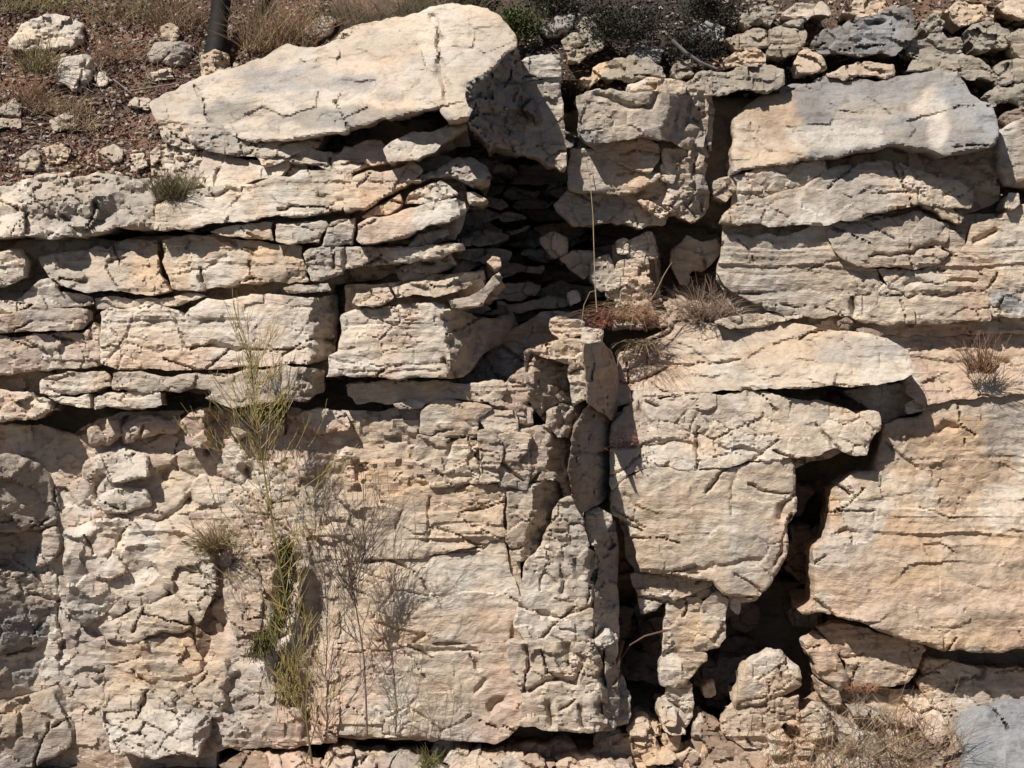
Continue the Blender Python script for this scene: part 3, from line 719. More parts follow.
# ------------------------------------------------------------------ right of the cleft
WING[0] = False
block([(611,493),(625,478),(642,470),(697,471),(737,468),(765,460),(790,459),(794,468),(795,512),(786,524),(783,560),(772,580),(758,596),(724,594),(712,580),(690,577),(660,573),(641,571),(637,556),(629,527),(612,514)], -.06, .45, tone='tan', tone2='cream', facet=.35, strata=.5, lump=.8, cell=.22, r=4,
      cracks=[([(737,470),(731,490),(732,515)],1.2,.012),([(625,495),(637,508),(632,520)],1.5,.02),([(655,574),(685,572),(720,566),(760,560)],1.8,.02),([(794,495),(783,505),(780,518)],2.0,.04),([(783,545),(775,565)],2,.03)],
      name='wall_panel', label='large smooth tan wall panel between the black cleft and the right-hand notch', category='rock block')
for pts, y, t, kw in [
    ([(632,575),(660,576),(705,577),(711,584),(690,593),(662,600),(655,609),(642,613),(640,595)], .03, 'tan', dict(facet=1)),
    ([(713,582),(724,596),(757,598),(738,600),(722,592)], .05, 'tan', dict()),
    ([(667,604),(697,599),(704,604),(698,630),(692,652),(706,655),(706,659),(684,684),(662,684),(662,661),(665,630)], .05, 'tan', dict(facet=.9)),
    ([(705,603),(719,592),(727,601),(724,637),(718,646),(694,651),(700,630)], .03, 'cream', dict(facet=.9)),
    ([(668,687),(691,686),(691,716),(684,728),(673,724),(670,705)], .08, 'tan', dict(facet=.9)),
    ([(730,599),(738,598),(738,613),(733,608)], .05, 'cream', dict()),
    ([(704,688),(712,683),(714,694),(706,696)], .2, 'cream', dict(depth=.2)),
    ([(706,728),(716,724),(720,732),(710,738)], .12, 'tan', dict(depth=.2)),
    ]:
    block(pts, y, kw.pop('depth', .4), tone=t, grow=2.0, **kw)
block([(613,424),(625,408),(640,401),(680,398),(720,396),(745,391),(768,393),(818,401),(843,408),(878,413),(880,429),(869,441),(866,454),(853,454),(838,447),(820,454),(805,455),(785,457),(775,461),(760,459),(740,463),(697,469),(642,468),(625,477),(612,490),(611,450)], -.05, .5, gz=.18, gx=-.04, tone='cream', tone2='white', facet=.5, strata=.5, lump=.9,
      cracks=[([(699,428),(698,450),(697,470)],2,.045),([(625,445),(655,440),(690,444)],1.5,.02),([(720,446),(740,449),(760,452)],2,.03),([(640,400),(650,425)],2,.03),([(610,476),(640,455)],2,.03)],
      name='jutting_slab', label='pale jutting slab on the right whose square nose hangs over the dark notch', category='rock slab')
block([(613,407),(616,375),(622,354),(645,340),(667,330),(700,325),(760,322),(800,325),(840,332),(880,338),(898,346),(910,360),(912,372),(890,381),(850,386),(833,384),(805,388),(755,389),(717,390),(699,395),(664,395),(640,401)], .015, .55, gz=.5, gx=-.2, tone='cream', tone2='tan', facet=.55, strata=1.3, lump=.9,
      cracks=[([(625,372),(657,364),(700,362),(740,359)],2.2,.03),([(640,345),(690,338),(720,336)],1.5,.012)], patches=[(850,350,40,16,'grey',.45)],
      name='capping_ledge', label='broad sloping tan ledge on the right above the jutting slab, loose chips on its top', category='rock ledge')
block([(845,392),(870,386),(900,384),(925,398),(925,411),(905,414),(884,422),(872,412)], .16, .3, tone='greytan', facet=1)
block([(814,600),(815,546),(826,540),(830,530),(832,490),(857,474),(876,470),(885,425),(923,415),(929,402),(960,397),(1024,390),(1084,386),(1084,652),(1024,648),(980,652),(945,650),(910,640),(864,622),(833,613),(801,612)], .0, .5, gz=.12, tone='tan', tone2='orange', facet=.45, strata=1.1, lump=1.2, cell=.2, r=4,
      cracks=[([(835,533),(845,530),(855,532)],1.8,.03),([(925,545),(940,544),(955,553)],1.8,.03),([(920,508),(955,519),(960,495)],1.3,.015),([(938,432),(945,426),(965,428),(975,435)],2.2,.04)],
      patches=[(1000,505,22,28,'pale',.7),(1010,430,40,30,'grey',.5),(990,410,50,12,'greytan',.6),(1005,470,20,14,'brown',.35),(960,470,50,18,'orange',.5),(930,600,110,18,'pink',.5),(860,560,60,16,'cream',.5)],
      bumps=[(860,625,50,14,.03),(940,605,20,10,-.02),(1000,610,40,12,.03)],
      name='wall_panel', label='big tan wall panel at the right edge, white-patched, curving over a dark crevice', category='rock block')
block([(858,332),(900,327),(950,326),(1000,326),(1084,330),(1084,393),(1024,393),(960,399),(925,404),(907,392),(902,360)], .12, .4, gz=.45, tone='tan', tone2='pink', facet=.5, strata=1.6, cracks=[([(948,332),(965,342),(985,345)],1.5,.02),([(990,355),(1005,362),(1015,372)],1.8,.03)])
block([(906,405),(920,399),(926,409),(908,413)], .06, .2, tone='white')
block([(879,270),(925,269),(948,259),(978,258),(986,277),(990,302),(990,320),(950,322),(918,324),(914,307),(904,292),(889,287)], .06, .35, tone='tan', tone2='cream', facet=.4, strata=1, cracks=[([(905,284),(940,284),(980,280)],1.5,.02),([(908,298),(945,296),(985,290)],1.5,.025)])
block([(727,234),(768,234),(805,230),(825,220),(832,225),(828,243),(836,252),(856,265),(876,270),(878,280),(888,289),(903,293),(913,308),(914,323),(878,323),(863,322),(850,316),(805,315),(768,309),(735,292),(718,272),(724,250)], .07, .35, tone='tan', tone2='cream', facet=.35, strata=1.1, lump=.8, patches=[(800,300,50,10,'white',.6),(860,310,20,8,'pale',.7),(800,260,60,8,'brown',.25)],
      cracks=[([(852,297),(853,314)],2.2,.05),([(900,295),(905,322)],1.4,.02)],
      name='wall_panel', label='smooth tan wall panel right of the dry grass pocket, cracked at its right side', category='rock block')
block([(828,235),(833,223),(878,217),(918,212),(948,225),(947,238),(943,246),(928,247),(948,253),(938,263),(918,268),(878,266),(858,265),(836,251)], .045, .35, gz=.1, tone='greytan', tone2='tan', facet=.35, strata=1.1, cracks=[([(870,256),(900,254),(925,248),(943,246)],1.8,.035)],
      name='lens_slab', label='flat lens-shaped brownish slab outlined by an open curved crack at right', category='rock slab')
block([(948,230),(965,236),(964,247),(953,253),(944,246)], .08, .3, tone='greytan')
block([(973,225),(1000,218),(1024,220),(1084,216),(1084,318),(1024,316),(995,316),(990,302),(981,258),(954,255),(968,243)], .06, .35, tone='cream', tone2='tan', facet=.4, strata=1, patches=[(1008,300,20,14,'bluegrey',.8)], cracks=[([(973,243),(985,237),(996,231)],1.8,.035)])
block([(722,221),(734,205),(755,200),(805,187),(829,170),(875,163),(910,168),(945,180),(971,190),(971,207),(945,207),(924,203),(875,212),(805,223),(769,226)], .02, .45, gz=.2, tone='cream', tone2='tan', facet=.5, strata=1.2, cracks=[([(870,195),(900,192),(925,197)],1.5,.02),([(945,195),(955,188)],1.5,.02)],
      name='ledge_slab', label='long tapering cream slab directly under the grey cap slab', category='rock slab')
block([(735,177),(787,166),(824,161),(827,173),(805,185),(770,197),(740,202)], .04, .4, tone='white', facet=.9)
block([(923,205),(950,209),(963,217),(960,223),(943,218)], .03, .3, tone='tan')
block([(733,173),(733,121),(750,104),(780,88),(826,77),(875,83),(910,76),(938,70),(957,72),(970,95),(991,105),(998,130),(994,145),(970,150),(945,154),(917,149),(875,149),(840,157),(787,164)], .0, .6, gz=.5, gx=-.2, tone='dgrey', tone2='grey', facet=.4, strata=.3, lump=1.2, cell=.2, r=7, film=.1, auto=.3,
      patches=[(770,125,36,40,'orange',.75),(745,150,30,30,'cream',.7),(830,135,50,14,'pale',.6),(860,110,40,12,'greytan',.6),(930,105,20,16,'pale',.75),(940,130,12,20,'pale',.7),(955,90,20,12,'bluegrey',.6),(985,125,14,20,'bluegrey',.7)],
      cracks=[([(750,118),(752,132),(762,150)],1.5,.015)],
      name='cap_slab', label='large grey-weathered cap slab at upper right with white blotches and an orange left end', category='boulder')
block([(1000,132),(1024,118),(1084,110),(1084,182),(1024,186),(1006,185),(997,152)], .05, .4, tone='greytan', facet=.6, r=8)
block([(1006,207),(1009,194),(1018,194),(1019,204),(1012,209)], .02, .2, tone='tan')
block([(998,218),(1010,209),(1030,205),(1084,200),(1084,214),(1024,220)], .06, .3, tone='tan')
# upper middle
block([(577,97),(597,91),(630,94),(657,92),(687,93),(709,88),(714,110),(711,140),(707,157),(697,155),(687,148),(652,136),(620,139),(587,141),(579,125)], -.10, .45, gx=.1, tone='greytan', tone2='grey', facet=.5, strata=.3, film=.4, folds=[(664,85,660,160,.9)],
      cracks=[([(597,94),(620,103),(650,106),(657,93)],1.8,.035),([(677,105),(675,130)],2.2,.03),([(690,100),(686,125)],2.2,.03)], patches=[(615,120,30,20,'cream',.7)],
      name='brow_block', label='grey-tan block above the alcove, furrowed on its right half', category='rock block')
for pts, y, t, kw in [
    ([(629,86),(652,79),(684,83),(684,91),(657,91),(630,92)], -.03, 'cream', dict()),
    ([(587,143),(620,141),(647,140),(657,146),(657,160),(649,172),(619,162),(599,150)], .0, 'tan', dict(facet=.8)),
    ([(572,150),(600,153),(620,166),(647,175),(660,174),(655,180),(634,191),(600,190),(570,188)], .02, 'cream', dict(facet=.6)),
    ([(662,166),(674,161),(672,182),(662,178)], .02, 'tan', dict()),
    ([(664,150),(690,152),(706,165),(707,200),(704,213),(692,221),(674,212),(664,205),(670,180)], .03, 'greytan', dict(facet=2, lump=2, folds=[(688,148,684,222,.9)])),
    ([(715,182),(728,178),(734,190),(726,200),(716,196)], .08, 'tan', dict(facet=1.5)),
    ([(517,66),(527,59),(559,56),(560,75),(540,77),(517,80)], -.12, 'white', dict(facet=.8)),
    ([(510,82),(559,78),(562,115),(563,170),(520,150)], -.10, 'cream', dict(facet=.8)),
    ([(572,188),(630,192),(668,212),(664,223),(640,227),(575,224),(555,205)], .12, 'greytan', dict(facet=1)),
    ([(639,200),(648,202),(667,212),(662,217),(650,210)], .02, 'cream', dict(depth=.2)),
    ([(541,239),(554,233),(566,239),(566,252),(554,256),(546,248)], .26, 'cream', dict(facet=1.5, depth=.2, r=5)),
    ([(561,259),(574,252),(594,253),(594,267),(584,277),(574,270)], .24, 'orange', dict(facet=1.2, depth=.25)),
    ([(627,242),(638,238),(651,233),(656,256),(642,256),(629,256)], .22, 'cream', dict(facet=.8)),
    ([(614,273),(619,263),(647,258),(648,272),(634,277),(616,277)], .20, 'cream', dict(facet=1)),
    ([(606,288),(619,279),(647,277),(653,285),(649,303),(622,304),(608,296)], .18, 'cream', dict(facet=1.6, strata=2)),
    ([(617,306),(650,304),(655,318),(640,328),(618,324)], .17, 'cream', dict(facet=1.6)),
    ([(618,242),(626,240),(627,252),(619,252)], .2, 'cream', dict(depth=.2)),
    ([(650,235),(657,250),(661,278),(655,300),(650,280)], .3, 'brown', dict(gx=2)),
    ([(672,252),(687,237),(704,244),(718,239),(719,252),(704,268),(692,268),(687,283),(681,283),(674,268)], .30, 'tan', dict(facet=1)),
    ([(592,262),(608,256),(614,275),(602,290),(592,280)], .2, 'greytan', dict(facet=1)),
    ([(552,320),(562,317),(583,323),(583,333),(562,340),(553,332)], .05, 'cream', dict(depth=.25, facet=1)),
    ([(584,329),(602,332),(601,342),(584,340)], .03, 'white', dict(depth=.25)),
    ([(569,294),(576,292),(579,300),(571,303)], .2, 'cream', dict(depth=.15)),
    ([(747,287),(758,296),(769,309),(752,308),(744,298)], .24, 'cream', dict(depth=.2, facet=.5)),
    ]:
    block(pts, y, kw.pop('depth', .4), tone=t, grow=2.0, **kw)
block([(648,327),(660,305),(676,288),(700,272),(722,262),(735,275),(750,292),(770,310),(790,326),(720,334)], .34, .3, gz=1.0, tone='brown', tone2='tan', facet=1.5, cell=.05, r=3, name='soil_pocket')
# broken weathered rock at the back of the alcove, shade put into its darker tones
rs = random.Random(5)
def shard(cx, cy, w, h, y, tilt, **kw):
    n = rs.randint(5, 7); a0 = rs.uniform(0, 6); pts = []
    for k in range(n):
        a = a0 + 6.283 * (k + rs.uniform(-.3, .3)) / n; q = rs.uniform(.75, 1.15)
        cxx, sy = math.cos(a), math.sin(a)
        x_ = math.copysign(abs(cxx) ** .85, cxx) * w * .5 * q; y_ = math.copysign(abs(sy) ** .85, sy) * h * .5 * q
        pts.append((cx + x_, cy + y_ + x_ * tilt))
    return block(pts, y, kw.pop('depth', .35), **kw)
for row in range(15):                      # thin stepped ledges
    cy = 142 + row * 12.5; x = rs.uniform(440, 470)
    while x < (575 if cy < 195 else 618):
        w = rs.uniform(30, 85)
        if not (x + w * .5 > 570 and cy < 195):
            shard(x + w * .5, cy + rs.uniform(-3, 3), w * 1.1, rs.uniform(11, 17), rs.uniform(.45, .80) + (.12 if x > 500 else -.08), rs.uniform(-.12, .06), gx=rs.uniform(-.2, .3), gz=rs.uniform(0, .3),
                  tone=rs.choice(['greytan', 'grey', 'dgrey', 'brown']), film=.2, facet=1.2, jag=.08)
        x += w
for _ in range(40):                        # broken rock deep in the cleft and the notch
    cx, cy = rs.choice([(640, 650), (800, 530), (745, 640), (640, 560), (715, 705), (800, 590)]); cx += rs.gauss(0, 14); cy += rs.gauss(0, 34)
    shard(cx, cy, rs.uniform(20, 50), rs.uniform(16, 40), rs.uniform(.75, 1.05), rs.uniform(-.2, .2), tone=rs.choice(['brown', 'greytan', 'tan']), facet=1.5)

# ------------------------------------------------------------------ lower right
for pts, y, t, kw in [
    ([(819,628),(840,625),(861,628),(910,640),(925,648),(917,667),(907,682),(889,686),(854,686),(847,663),(832,645)], .08, 'tan', dict(facet=.6, tone2='cream', name='wall_panel', label='flat tan stone panel tucked below the curved crevice at lower right', category='rock block')),
    ([(805,643),(815,635),(836,653),(849,681),(840,691),(819,677)], .04, 'tan', dict(facet=.5, r=8)),
    ([(819,682),(838,692),(840,705),(826,700)], .06, 'tan', dict()),
    ([(734,689),(748,664),(764,654),(780,650),(798,667),(801,685),(780,696),(759,705),(734,706)], -.06, 'tan', dict(facet=.7, r=12, name='rounded_boulder', label='rounded tan boulder below the notch, dark gap on its right', category='boulder')),
    ([(729,711),(760,707),(798,696),(798,711),(782,723),(776,742),(745,747),(722,730)], -.04, 'tan', dict(facet=1)),
    ([(918,683),(926,660),(980,670),(1024,670),(1084,668),(1084,724),(1024,708),(960,712),(930,705)], .12, 'tan', dict(facet=.7, tone2='greytan', cracks=[([(956,681),(982,677),(984,663)],1.8,.04),([(995,672),(1024,670)],1.8,.03)])),
    ([(956,730),(964,716),(980,709),(1024,702),(1084,698),(1084,830),(960,830),(968,756)], -.12, 'bluegrey', dict(film=.1, auto=.3, gz=.6, facet=.2, strata=0, lump=.8, r=8, name='grey_slab', label='smooth blue-grey slab in the bottom right corner', category='rock slab')),
    ([(690,745),(700,715),(730,735),(780,735),(800,705),(840,705),(870,690),(920,690),(960,715),(962,800),(690,800)], .03, 'tan', dict(gz=.7, facet=1.8, cell=.09, lump=1.5, tone2='brown', name='rubbly_foot')),
    ([(768,738),(783,731),(793,742),(790,754),(772,756)], -.08, 'tan', dict(r=8)),
    ([(840,742),(862,732),(876,733),(886,748),(872,760),(845,758)], -.08, 'tan', dict(r=8)),
    ([(798,716),(815,705),(830,712),(834,735),(815,745),(802,735)], -.06, 'tan', dict(r=8)),
    ([(513,747),(527,743),(575,746),(577,757),(567,790),(510,790)], -.05, 'tan', dict(facet=.9, r=7, name='foot_stone', label='low tan stone lying below the central column at the bottom edge', category='stone')),
    ([(582,760),(596,748),(619,734),(640,733),(654,738),(660,752),(652,790),(580,790)], -.06, 'tan', dict(facet=1.6, cell=.07, r=7)),
    ([(662,739),(680,737),(677,749),(668,752)], -.02, 'tan', dict()),
    ([(676,756),(690,748),(706,756),(700,790),(672,790)], -.06, 'tan', dict(r=6)),
    ([(436,743),(456,739),(472,747),(462,790),(426,790)], -.04, 'tan', dict(facet=1.5)),
    ([(480,752),(496,748),(506,756),(505,790),(478,790)], .06, 'greytan', dict(r=6)),
    ]:
    block(pts, y, kw.pop('depth', .35), tone=t, **kw)

WING[0] = True
for _ in range(40):                        # broken foot of the wall
    cx = rs.uniform(215, 610); w = rs.uniform(24, 75); h = rs.uniform(14, 30)
    shard(cx, rs.uniform(758, 784), w, h, rs.uniform(-.08, .06), rs.uniform(-.2, .2), gz=.5, tone=rs.choice(['tan', 'pink', 'greytan', 'cream', 'brown']), facet=1.3, jag=.11, name='foot_rubble', depth=.3)
WING[0] = False
for _ in range(46):
    cx = rs.uniform(600, 960); w = rs.uniform(14, 40); h = rs.uniform(10, 24)
    shard(cx, rs.uniform(715, 784), w, h, rs.uniform(-.1, .03), rs.uniform(-.3, .3), gz=.6, tone=rs.choice(['tan', 'pink', 'orange', 'tan']), facet=1.3, jag=.11, name='foot_rubble', depth=.3)

# ------------------------------------------------------------------ traced loose stones
WING[0] = False
def stone(pts, y=None, tone='cream', label=None, name='loose_stone', **kw):
    P = np.array(pts, float)
    if y is None:
        y = float(hill_y(P[:, 0].mean(), P[:, 1].max() - 2)) - 0.05
    sz = max(np.ptp(P[:, 0]), np.ptp(P[:, 1]))
    kw.setdefault('r', max(3, sz * .16)); kw.setdefault('gz', .35); kw.setdefault('facet', 1.2); kw.setdefault('strata', .2)
    kw.setdefault('film', .15); kw.setdefault('inset', .12); kw.setdefault('cell', .09)
    return block(pts, y, kw.pop('depth', max(.1, sz * PX * .8)), tone=tone, name=name, label=label, category=kw.pop('category', 'stone'), parent=None if label else 'face', **kw)

stone([(10,41),(22,25),(45,15),(72,20),(83,25),(83,42),(62,49),(30,51),(10,48)], tone='pale', tone2='white', name='white_boulder', category='boulder', label='big whitish boulder on the litter slope in the top left corner')
stone([(59,65),(62,59),(83,55),(93,60),(95,78),(83,91),(73,91),(56,80)], tone='pale', folds=[(83,50,75,95,1.8)], r=2.5, facet=.4, label='angular white stone with one black shaded side, upper left slope')
stone([(95,72),(101,73),(107,79),(106,85),(100,86),(96,80)], tone='pale', label='thumb-sized white chip right of the angular white stone')
stone([(148,55),(155,44),(180,42),(193,48),(190,62),(175,66),(152,62)], tone='greytan', folds=[(176,40,172,68,.7)], label='dark grey jagged stone left of the tree trunk foot')
stone([(160,28),(172,24),(180,32),(175,41),(163,38)], tone='tan', label='tan stone on the slope just above the dark jagged grey stone')
stone([(202,56),(215,50),(228,55),(230,70),(217,76),(203,77)], tone='orange', tone2='tan', folds=[(220,48,218,78,1.0)], label='stubby yellowish-brown stone at the foot of the tree trunk')
stone([(128,107),(135,98),(150,100),(149,109)], tone='cream', label='small cream wedge of stone at the left tip of the huge top slab')
stone([(50,121),(65,114),(79,119),(75,127),(55,131)], tone='greytan', label='oval grey-tan stone in the middle of the upper left litter')
stone([(-10,112),(2,108),(15,99),(21,107),(20,117),(-10,118)], tone='greytan', label='upper of two pale stones at the left edge of the slope')
stone([(-10,121),(3,119),(20,120),(20,127),(-10,129)], tone='cream', label='lower of two pale stones at the left edge of the slope')
stone([(131,155),(143,154),(147,165),(137,170)], tone='cream', label='small cream stone just left above the cushion plant')
stone([(188,132),(205,131),(207,142),(195,146)], tone='pale', label='pale grey stone tucked under the left end of the huge top slab')
stone([(151,73),(170,69),(173,78),(155,80)], tone='cream', label='flat cream stone right below the dark grey jagged stone')
stone([(300,36),(310,25),(322,17),(335,19),(333,30),(318,41),(304,42)], tone='greytan', label='grey stone sticking up behind the back edge of the huge top slab')
stone([(330,44),(345,30),(375,22),(388,18),(384,28),(350,42)], tone='cream', label='low cream stone strip lying along the back edge of the top slab')
stone([(100,152),(113,145),(121,150),(121,160),(108,163)], tone='greytan', label='grey-tan block in the rubble just left of a dark half-buried branch')
stone([(45,150),(58,143),(70,150),(66,160),(50,162)], tone='tan', label='rounded tan stone low on the upper left slope, above the knobbly ledge')
stone([(20,158),(32,150),(40,160),(34,170),(21,170)], tone='greytan', label='dull stone low on the slope near the left edge, above the knobbly ledge')

# upper right tumbled stones
for pts, y, t, lab in [
    ([(810,48),(825,30),(850,20),(888,8),(910,10),(913,30),(908,45),(893,55),(855,54),(818,51)], .22, 'dgrey', 'large grey boulder at top right with a small black hole in it'),
    ([(908,53),(915,40),(943,35),(960,38),(962,47),(950,53),(918,58)], .25, 'olive', 'lumpy stone right beside the large grey top-right boulder'),
    ([(908,70),(913,61),(943,56),(978,59),(999,78),(998,86),(980,77),(958,73),(923,69)], .2, 'olive', 'flat slanting stone plate behind the top edge of the grey cap slab'),
    ([(996,66),(1024,60),(1070,58),(1070,80),(1024,78),(1000,84)], .18, 'olive', 'slab-like stone at the right edge above a dark slot'),
    ([(985,96),(1003,88),(1024,85),(1070,84),(1070,108),(1024,108),(993,106)], .14, 'olive', 'pale stone at the right edge just behind the corner of the cap slab'),
    ([(1000,119),(1024,110),(1060,108),(1060,122),(1008,126)], .12, 'brown', 'small brownish stone at the right edge below the pale one'),
    ([(826,74),(843,67),(893,65),(894,75),(886,80),(848,79)], .12, 'tan', 'thin bright tan plate under the large grey top-right boulder'),
    ([(770,30),(785,24),(803,20),(806,35),(800,48),(783,58),(768,54)], .26, 'olive', 'upright blocky stone left of the large grey top-right boulder'),
    ([(727,39),(752,30),(768,32),(768,46),(737,49)], .36, 'olive', 'flat grey-tan stone resting left of the upright blocky stone'),
    ([(724,61),(737,53),(765,57),(763,66),(727,67)], .28, 'tan', 'low tan stone lying on the long grey shelf stone'),
    ([(684,84),(697,74),(737,68),(770,66),(783,70),(784,84),(768,93),(744,88),(712,94),(688,92)], .10, 'olive', 'long smooth grey shelf stone casting a black shadow at upper centre right'),
    ([(562,41),(584,18),(599,15),(609,28),(602,47),(579,62),(569,60)], .38, 'olive', 'tilted grey stone standing at top centre right of the green shrub'),
    ([(537,26),(557,17),(574,16),(572,26),(547,36)], .55, 'grey', 'dim grey stone behind the tilted one at top centre'),
    ([(602,76),(609,62),(634,56),(662,72),(665,79),(632,81)], .2, 'olive', 'broad grey-tan stone lying on top of the furrowed brow block'),
    ([(672,70),(678,62),(690,60),(693,74),(680,78)], .2, 'olive', 'knobby stone left of the long grey shelf stone'),
    ([(630,50),(645,44),(664,48),(660,60),(640,60)], .4, 'grey', 'pale grey stone in the dim rubble at top centre'),
    ([(580,80),(594,68),(607,62),(604,74),(590,86)], .25, 'tan', 'small leaning tan sliver left on top of the brow block'),
    ([(795,62),(808,50),(822,58),(826,68),(806,72)], .2, 'tan', 'tan stone filling the gap left under the large grey top-right boulder'),
    ([(920,22),(935,14),(945,24),(938,33),(925,32)], .4, 'olive', 'small grey stone perched above and right of the large boulder'),
    ([(945,12),(968,0),(985,4),(984,20),(960,26)], .5, 'tan', 'yellow-tan block near the top edge at right'),
    ([(998,6),(1020,-4),(1060,-6),(1060,16),(1020,16)], .5, 'cream', 'cream block in the top right corner'),
    ([(968,30),(990,22),(1008,30),(1004,48),(980,52)], .32, 'olive', 'rough stone between the corner block and the cap slab at right'),
    ([(1006,36),(1024,30),(1060,30),(1060,54),(1020,56)], .28, 'olive', 'blocky grey stone at the right edge below the corner block'),
    ([(690,30),(706,22),(724,28),(722,40),(700,44)], .5, 'grey', 'dim grey stone in the dark brush at top centre right'),
    ([(740,18),(756,6),(775,10),(770,24),(748,27)], .5, 'olive', 'grey stone near the top edge left of the upright blocky stone'),
    ([(782,16),(796,4),(822,2),(830,14),(806,20)], .48, 'cream', 'pale stone near the top edge above the upright blocky stone'),
    ([(842,12),(856,0),(884,-2),(886,8),(860,16)], .5, 'tan', 'tan stone at the top edge behind the large grey boulder'),
    ]:
    sz = max(np.ptp(np.array(pts), 0))
    stone(pts, y, tone=t, label=lab, category='stone' if sz < 70 else 'boulder', depth=.4, facet=1.5, strata=1.0, r=1.5, jag=.1, craze=.4,
          bumps=[(877,23,10,4,-.09)] if 'black hole' in lab else (), patches=[(880,30,20,18,'bluegrey',.6)] if 'black hole' in lab else ())

# chips lying on the sloping ledge
for pts, lab in [([(715,322),(740,317),(800,312),(802,317),(770,324),(730,328)], 'thin pale flake lying flat on the sloping right-hand ledge'),
                 ([(838,322),(846,318),(853,323),(848,329),(840,328)], 'small brown chip upright on the right-hand ledge'),
                 ([(855,330),(868,329),(883,334),(880,339),(862,337)], 'flat brown chip near the right end of the sloping ledge')]:
    stone(pts, .07, tone='cream' if 'pale' in lab else 'brown', label=lab, name='stone_chip', depth=.12, r=2, category='stone chip')

# ------------------------------------------------------------------ scattered stones: shared angular meshes
import bmesh
def pebble_mesh(seed, tone, cuts=1):
    r = np.random.default_rng(seed)
    bm = bmesh.new()
    for q in r.normal(size=(13, 3)):
        q = q / np.linalg.norm(q) * r.uniform(.75, 1.05)
        bm.verts.new((q[0], q[1] * .8, q[2] * .65))
    ret = bmesh.ops.convex_hull(bm, input=bm.verts)
    bmesh.ops.delete(bm, geom=[g for g in ret['geom_interior'] if isinstance(g, bmesh.types.BMVert)], context='VERTS')
    if cuts:
        bmesh.ops.bevel(bm, geom=list(bm.edges), offset=.07, segments=1, affect='EDGES')
    me = bpy.data.meshes.new('loose_stone')
    bm.to_mesh(me); bm.free()
    ca = me.color_attributes.new('tone', 'FLOAT_COLOR', 'POINT')
    c = np.ones((len(me.vertices), 4), np.float32); c[:, :3] = tone
    ca.data.foreach_set('color', c.ravel())
    me.materials.append(ROCK)
    return me
TN = ['cream', 'greytan', 'tan', 'pink', 'white', 'grey', 'pale', 'greytan']
PEBG = [pebble_mesh(200 + i, np.array(TONES[['greytan', 'olive', 'olive', 'greytan', 'tan'][i % 5]]) * rnd.uniform(.8, 1.05)) for i in range(10)]
PEB = [pebble_mesh(100 + i, np.array(TONES[TN[i % 8]]) * rnd.uniform(.85, 1.1)) for i in range(16)]

def scatter(n, region, size, label, group, avoid=lambda x, y: False, yoff=0.0, name='small_stone', ysurf=hill_y):
    k = 0; tries = 0
    while k < n and tries < n * 20:
        tries += 1
        px = rnd.uniform(region[0], region[2]); py = rnd.uniform(region[1], region[3])
        if avoid(px, py): continue
        s = size[0] * (size[1] / size[0]) ** (rnd.random() ** 1.6) * .5
        if ysurf is None:
            y = rnd.uniform(-.5, -.12) if px < 615 else rnd.uniform(-.45, .1)
            loc = Vector(((px - 512) * PX, y, float(gz_ground(0, y)) + s * PX * .25))
        else:
            loc = at(px, py, float(ysurf(px, py)) + yoff)
        o = link(name, rnd.choice(PEBG if 'top' in group else PEB), None, loc, label, 'stone', group)
        o.rotation_euler = (rnd.uniform(-.5, .5), rnd.uniform(-.5, .5), rnd.uniform(0, 6.28))
        o.scale = (s * PX * rnd.uniform(1.0, 1.7), s * PX, s * PX * rnd.uniform(.6, 1.1))
        k += 1
def over_slab(x, y):
    return x > 150 and y > 108 - (x - 150) * .29 and not (x < 178 and y > 122)
scatter(85, (0, 12, 300, 182), (5, 15), 'small loose stone scattered in the reddish litter of the upper left slope', 'stones on the upper left slope', over_slab)
scatter(45, (0, 140, 200, 182), (8, 18), 'pale broken stone in the rubble band on the rim above the knobbly ledge', 'rim rubble at upper left', lambda x, y: x > 150 and y < 125)
scatter(65, (690, 0, 1024, 62), (9, 24), 'small tumbled stone among the larger ones at top right', 'small tumbled stones at top right', lambda x, y: 808 < x < 914 and y > 8)
scatter(30, (530, 4, 720, 78), (6, 18), 'small dim stone under the dark brush at top centre', 'stones at top centre')
foot_y = lambda x, y: np.interp(x, [0, 200, 350, 600, 620, 1024], [-.1, -.22, -.36, -.36, -.12, -.1]) - (y - 745) * .004
scatter(45, (215, 738, 440, 766), (6, 18), 'small broken stone at the foot of the lower left wall', 'stones along the foot of the wall', ysurf=None)
scatter(22, (500, 745, 720, 768), (6, 16), 'small tan stone at the bottom edge below the cleft', 'stones below the cleft', ysurf=None)

# ------------------------------------------------------------------ stuff: gravel and leaf litter
ICO = bmesh.new(); bmesh.ops.create_icosphere(ICO, subdivisions=1, radius=1)
ICO_V = np.array([v.co[:] for v in ICO.verts]); ICO.verts.index_update(); ICO_F = np.array([[v.index for v in f.verts] for f in ICO.faces]); ICO.free()
def gravel(name, pts, label, tones, lo, hi):
    VV, FF, CC = [], [], []
    for i, (x, y, z) in enumerate(pts):
        s = rnd.uniform(lo, hi) * PX
        v = ICO_V * rng.uniform(.6, 1.2, (len(ICO_V), 1)) * s * np.array([rnd.uniform(.8, 1.5), 1, rnd.uniform(.5, 1)])
        VV.append(v + np.array([x, y, z])); FF.append(ICO_F + i * len(ICO_V))
        c = np.array(TONES[rnd.choice(tones)]) * rnd.uniform(.7, 1.1); CC.append(np.repeat(c[None], len(ICO_V), 0))
    F = np.concatenate(FF)
    me = mesh_np(name, np.concatenate(VV), F.ravel(), np.arange(len(F)) * 3, np.full(len(F), 3), np.concatenate(CC), ROCK)
    me.polygons.foreach_set('use_smooth', np.zeros(len(F), bool))
    return link(name, me, label=label, category='gravel', kind='stuff')
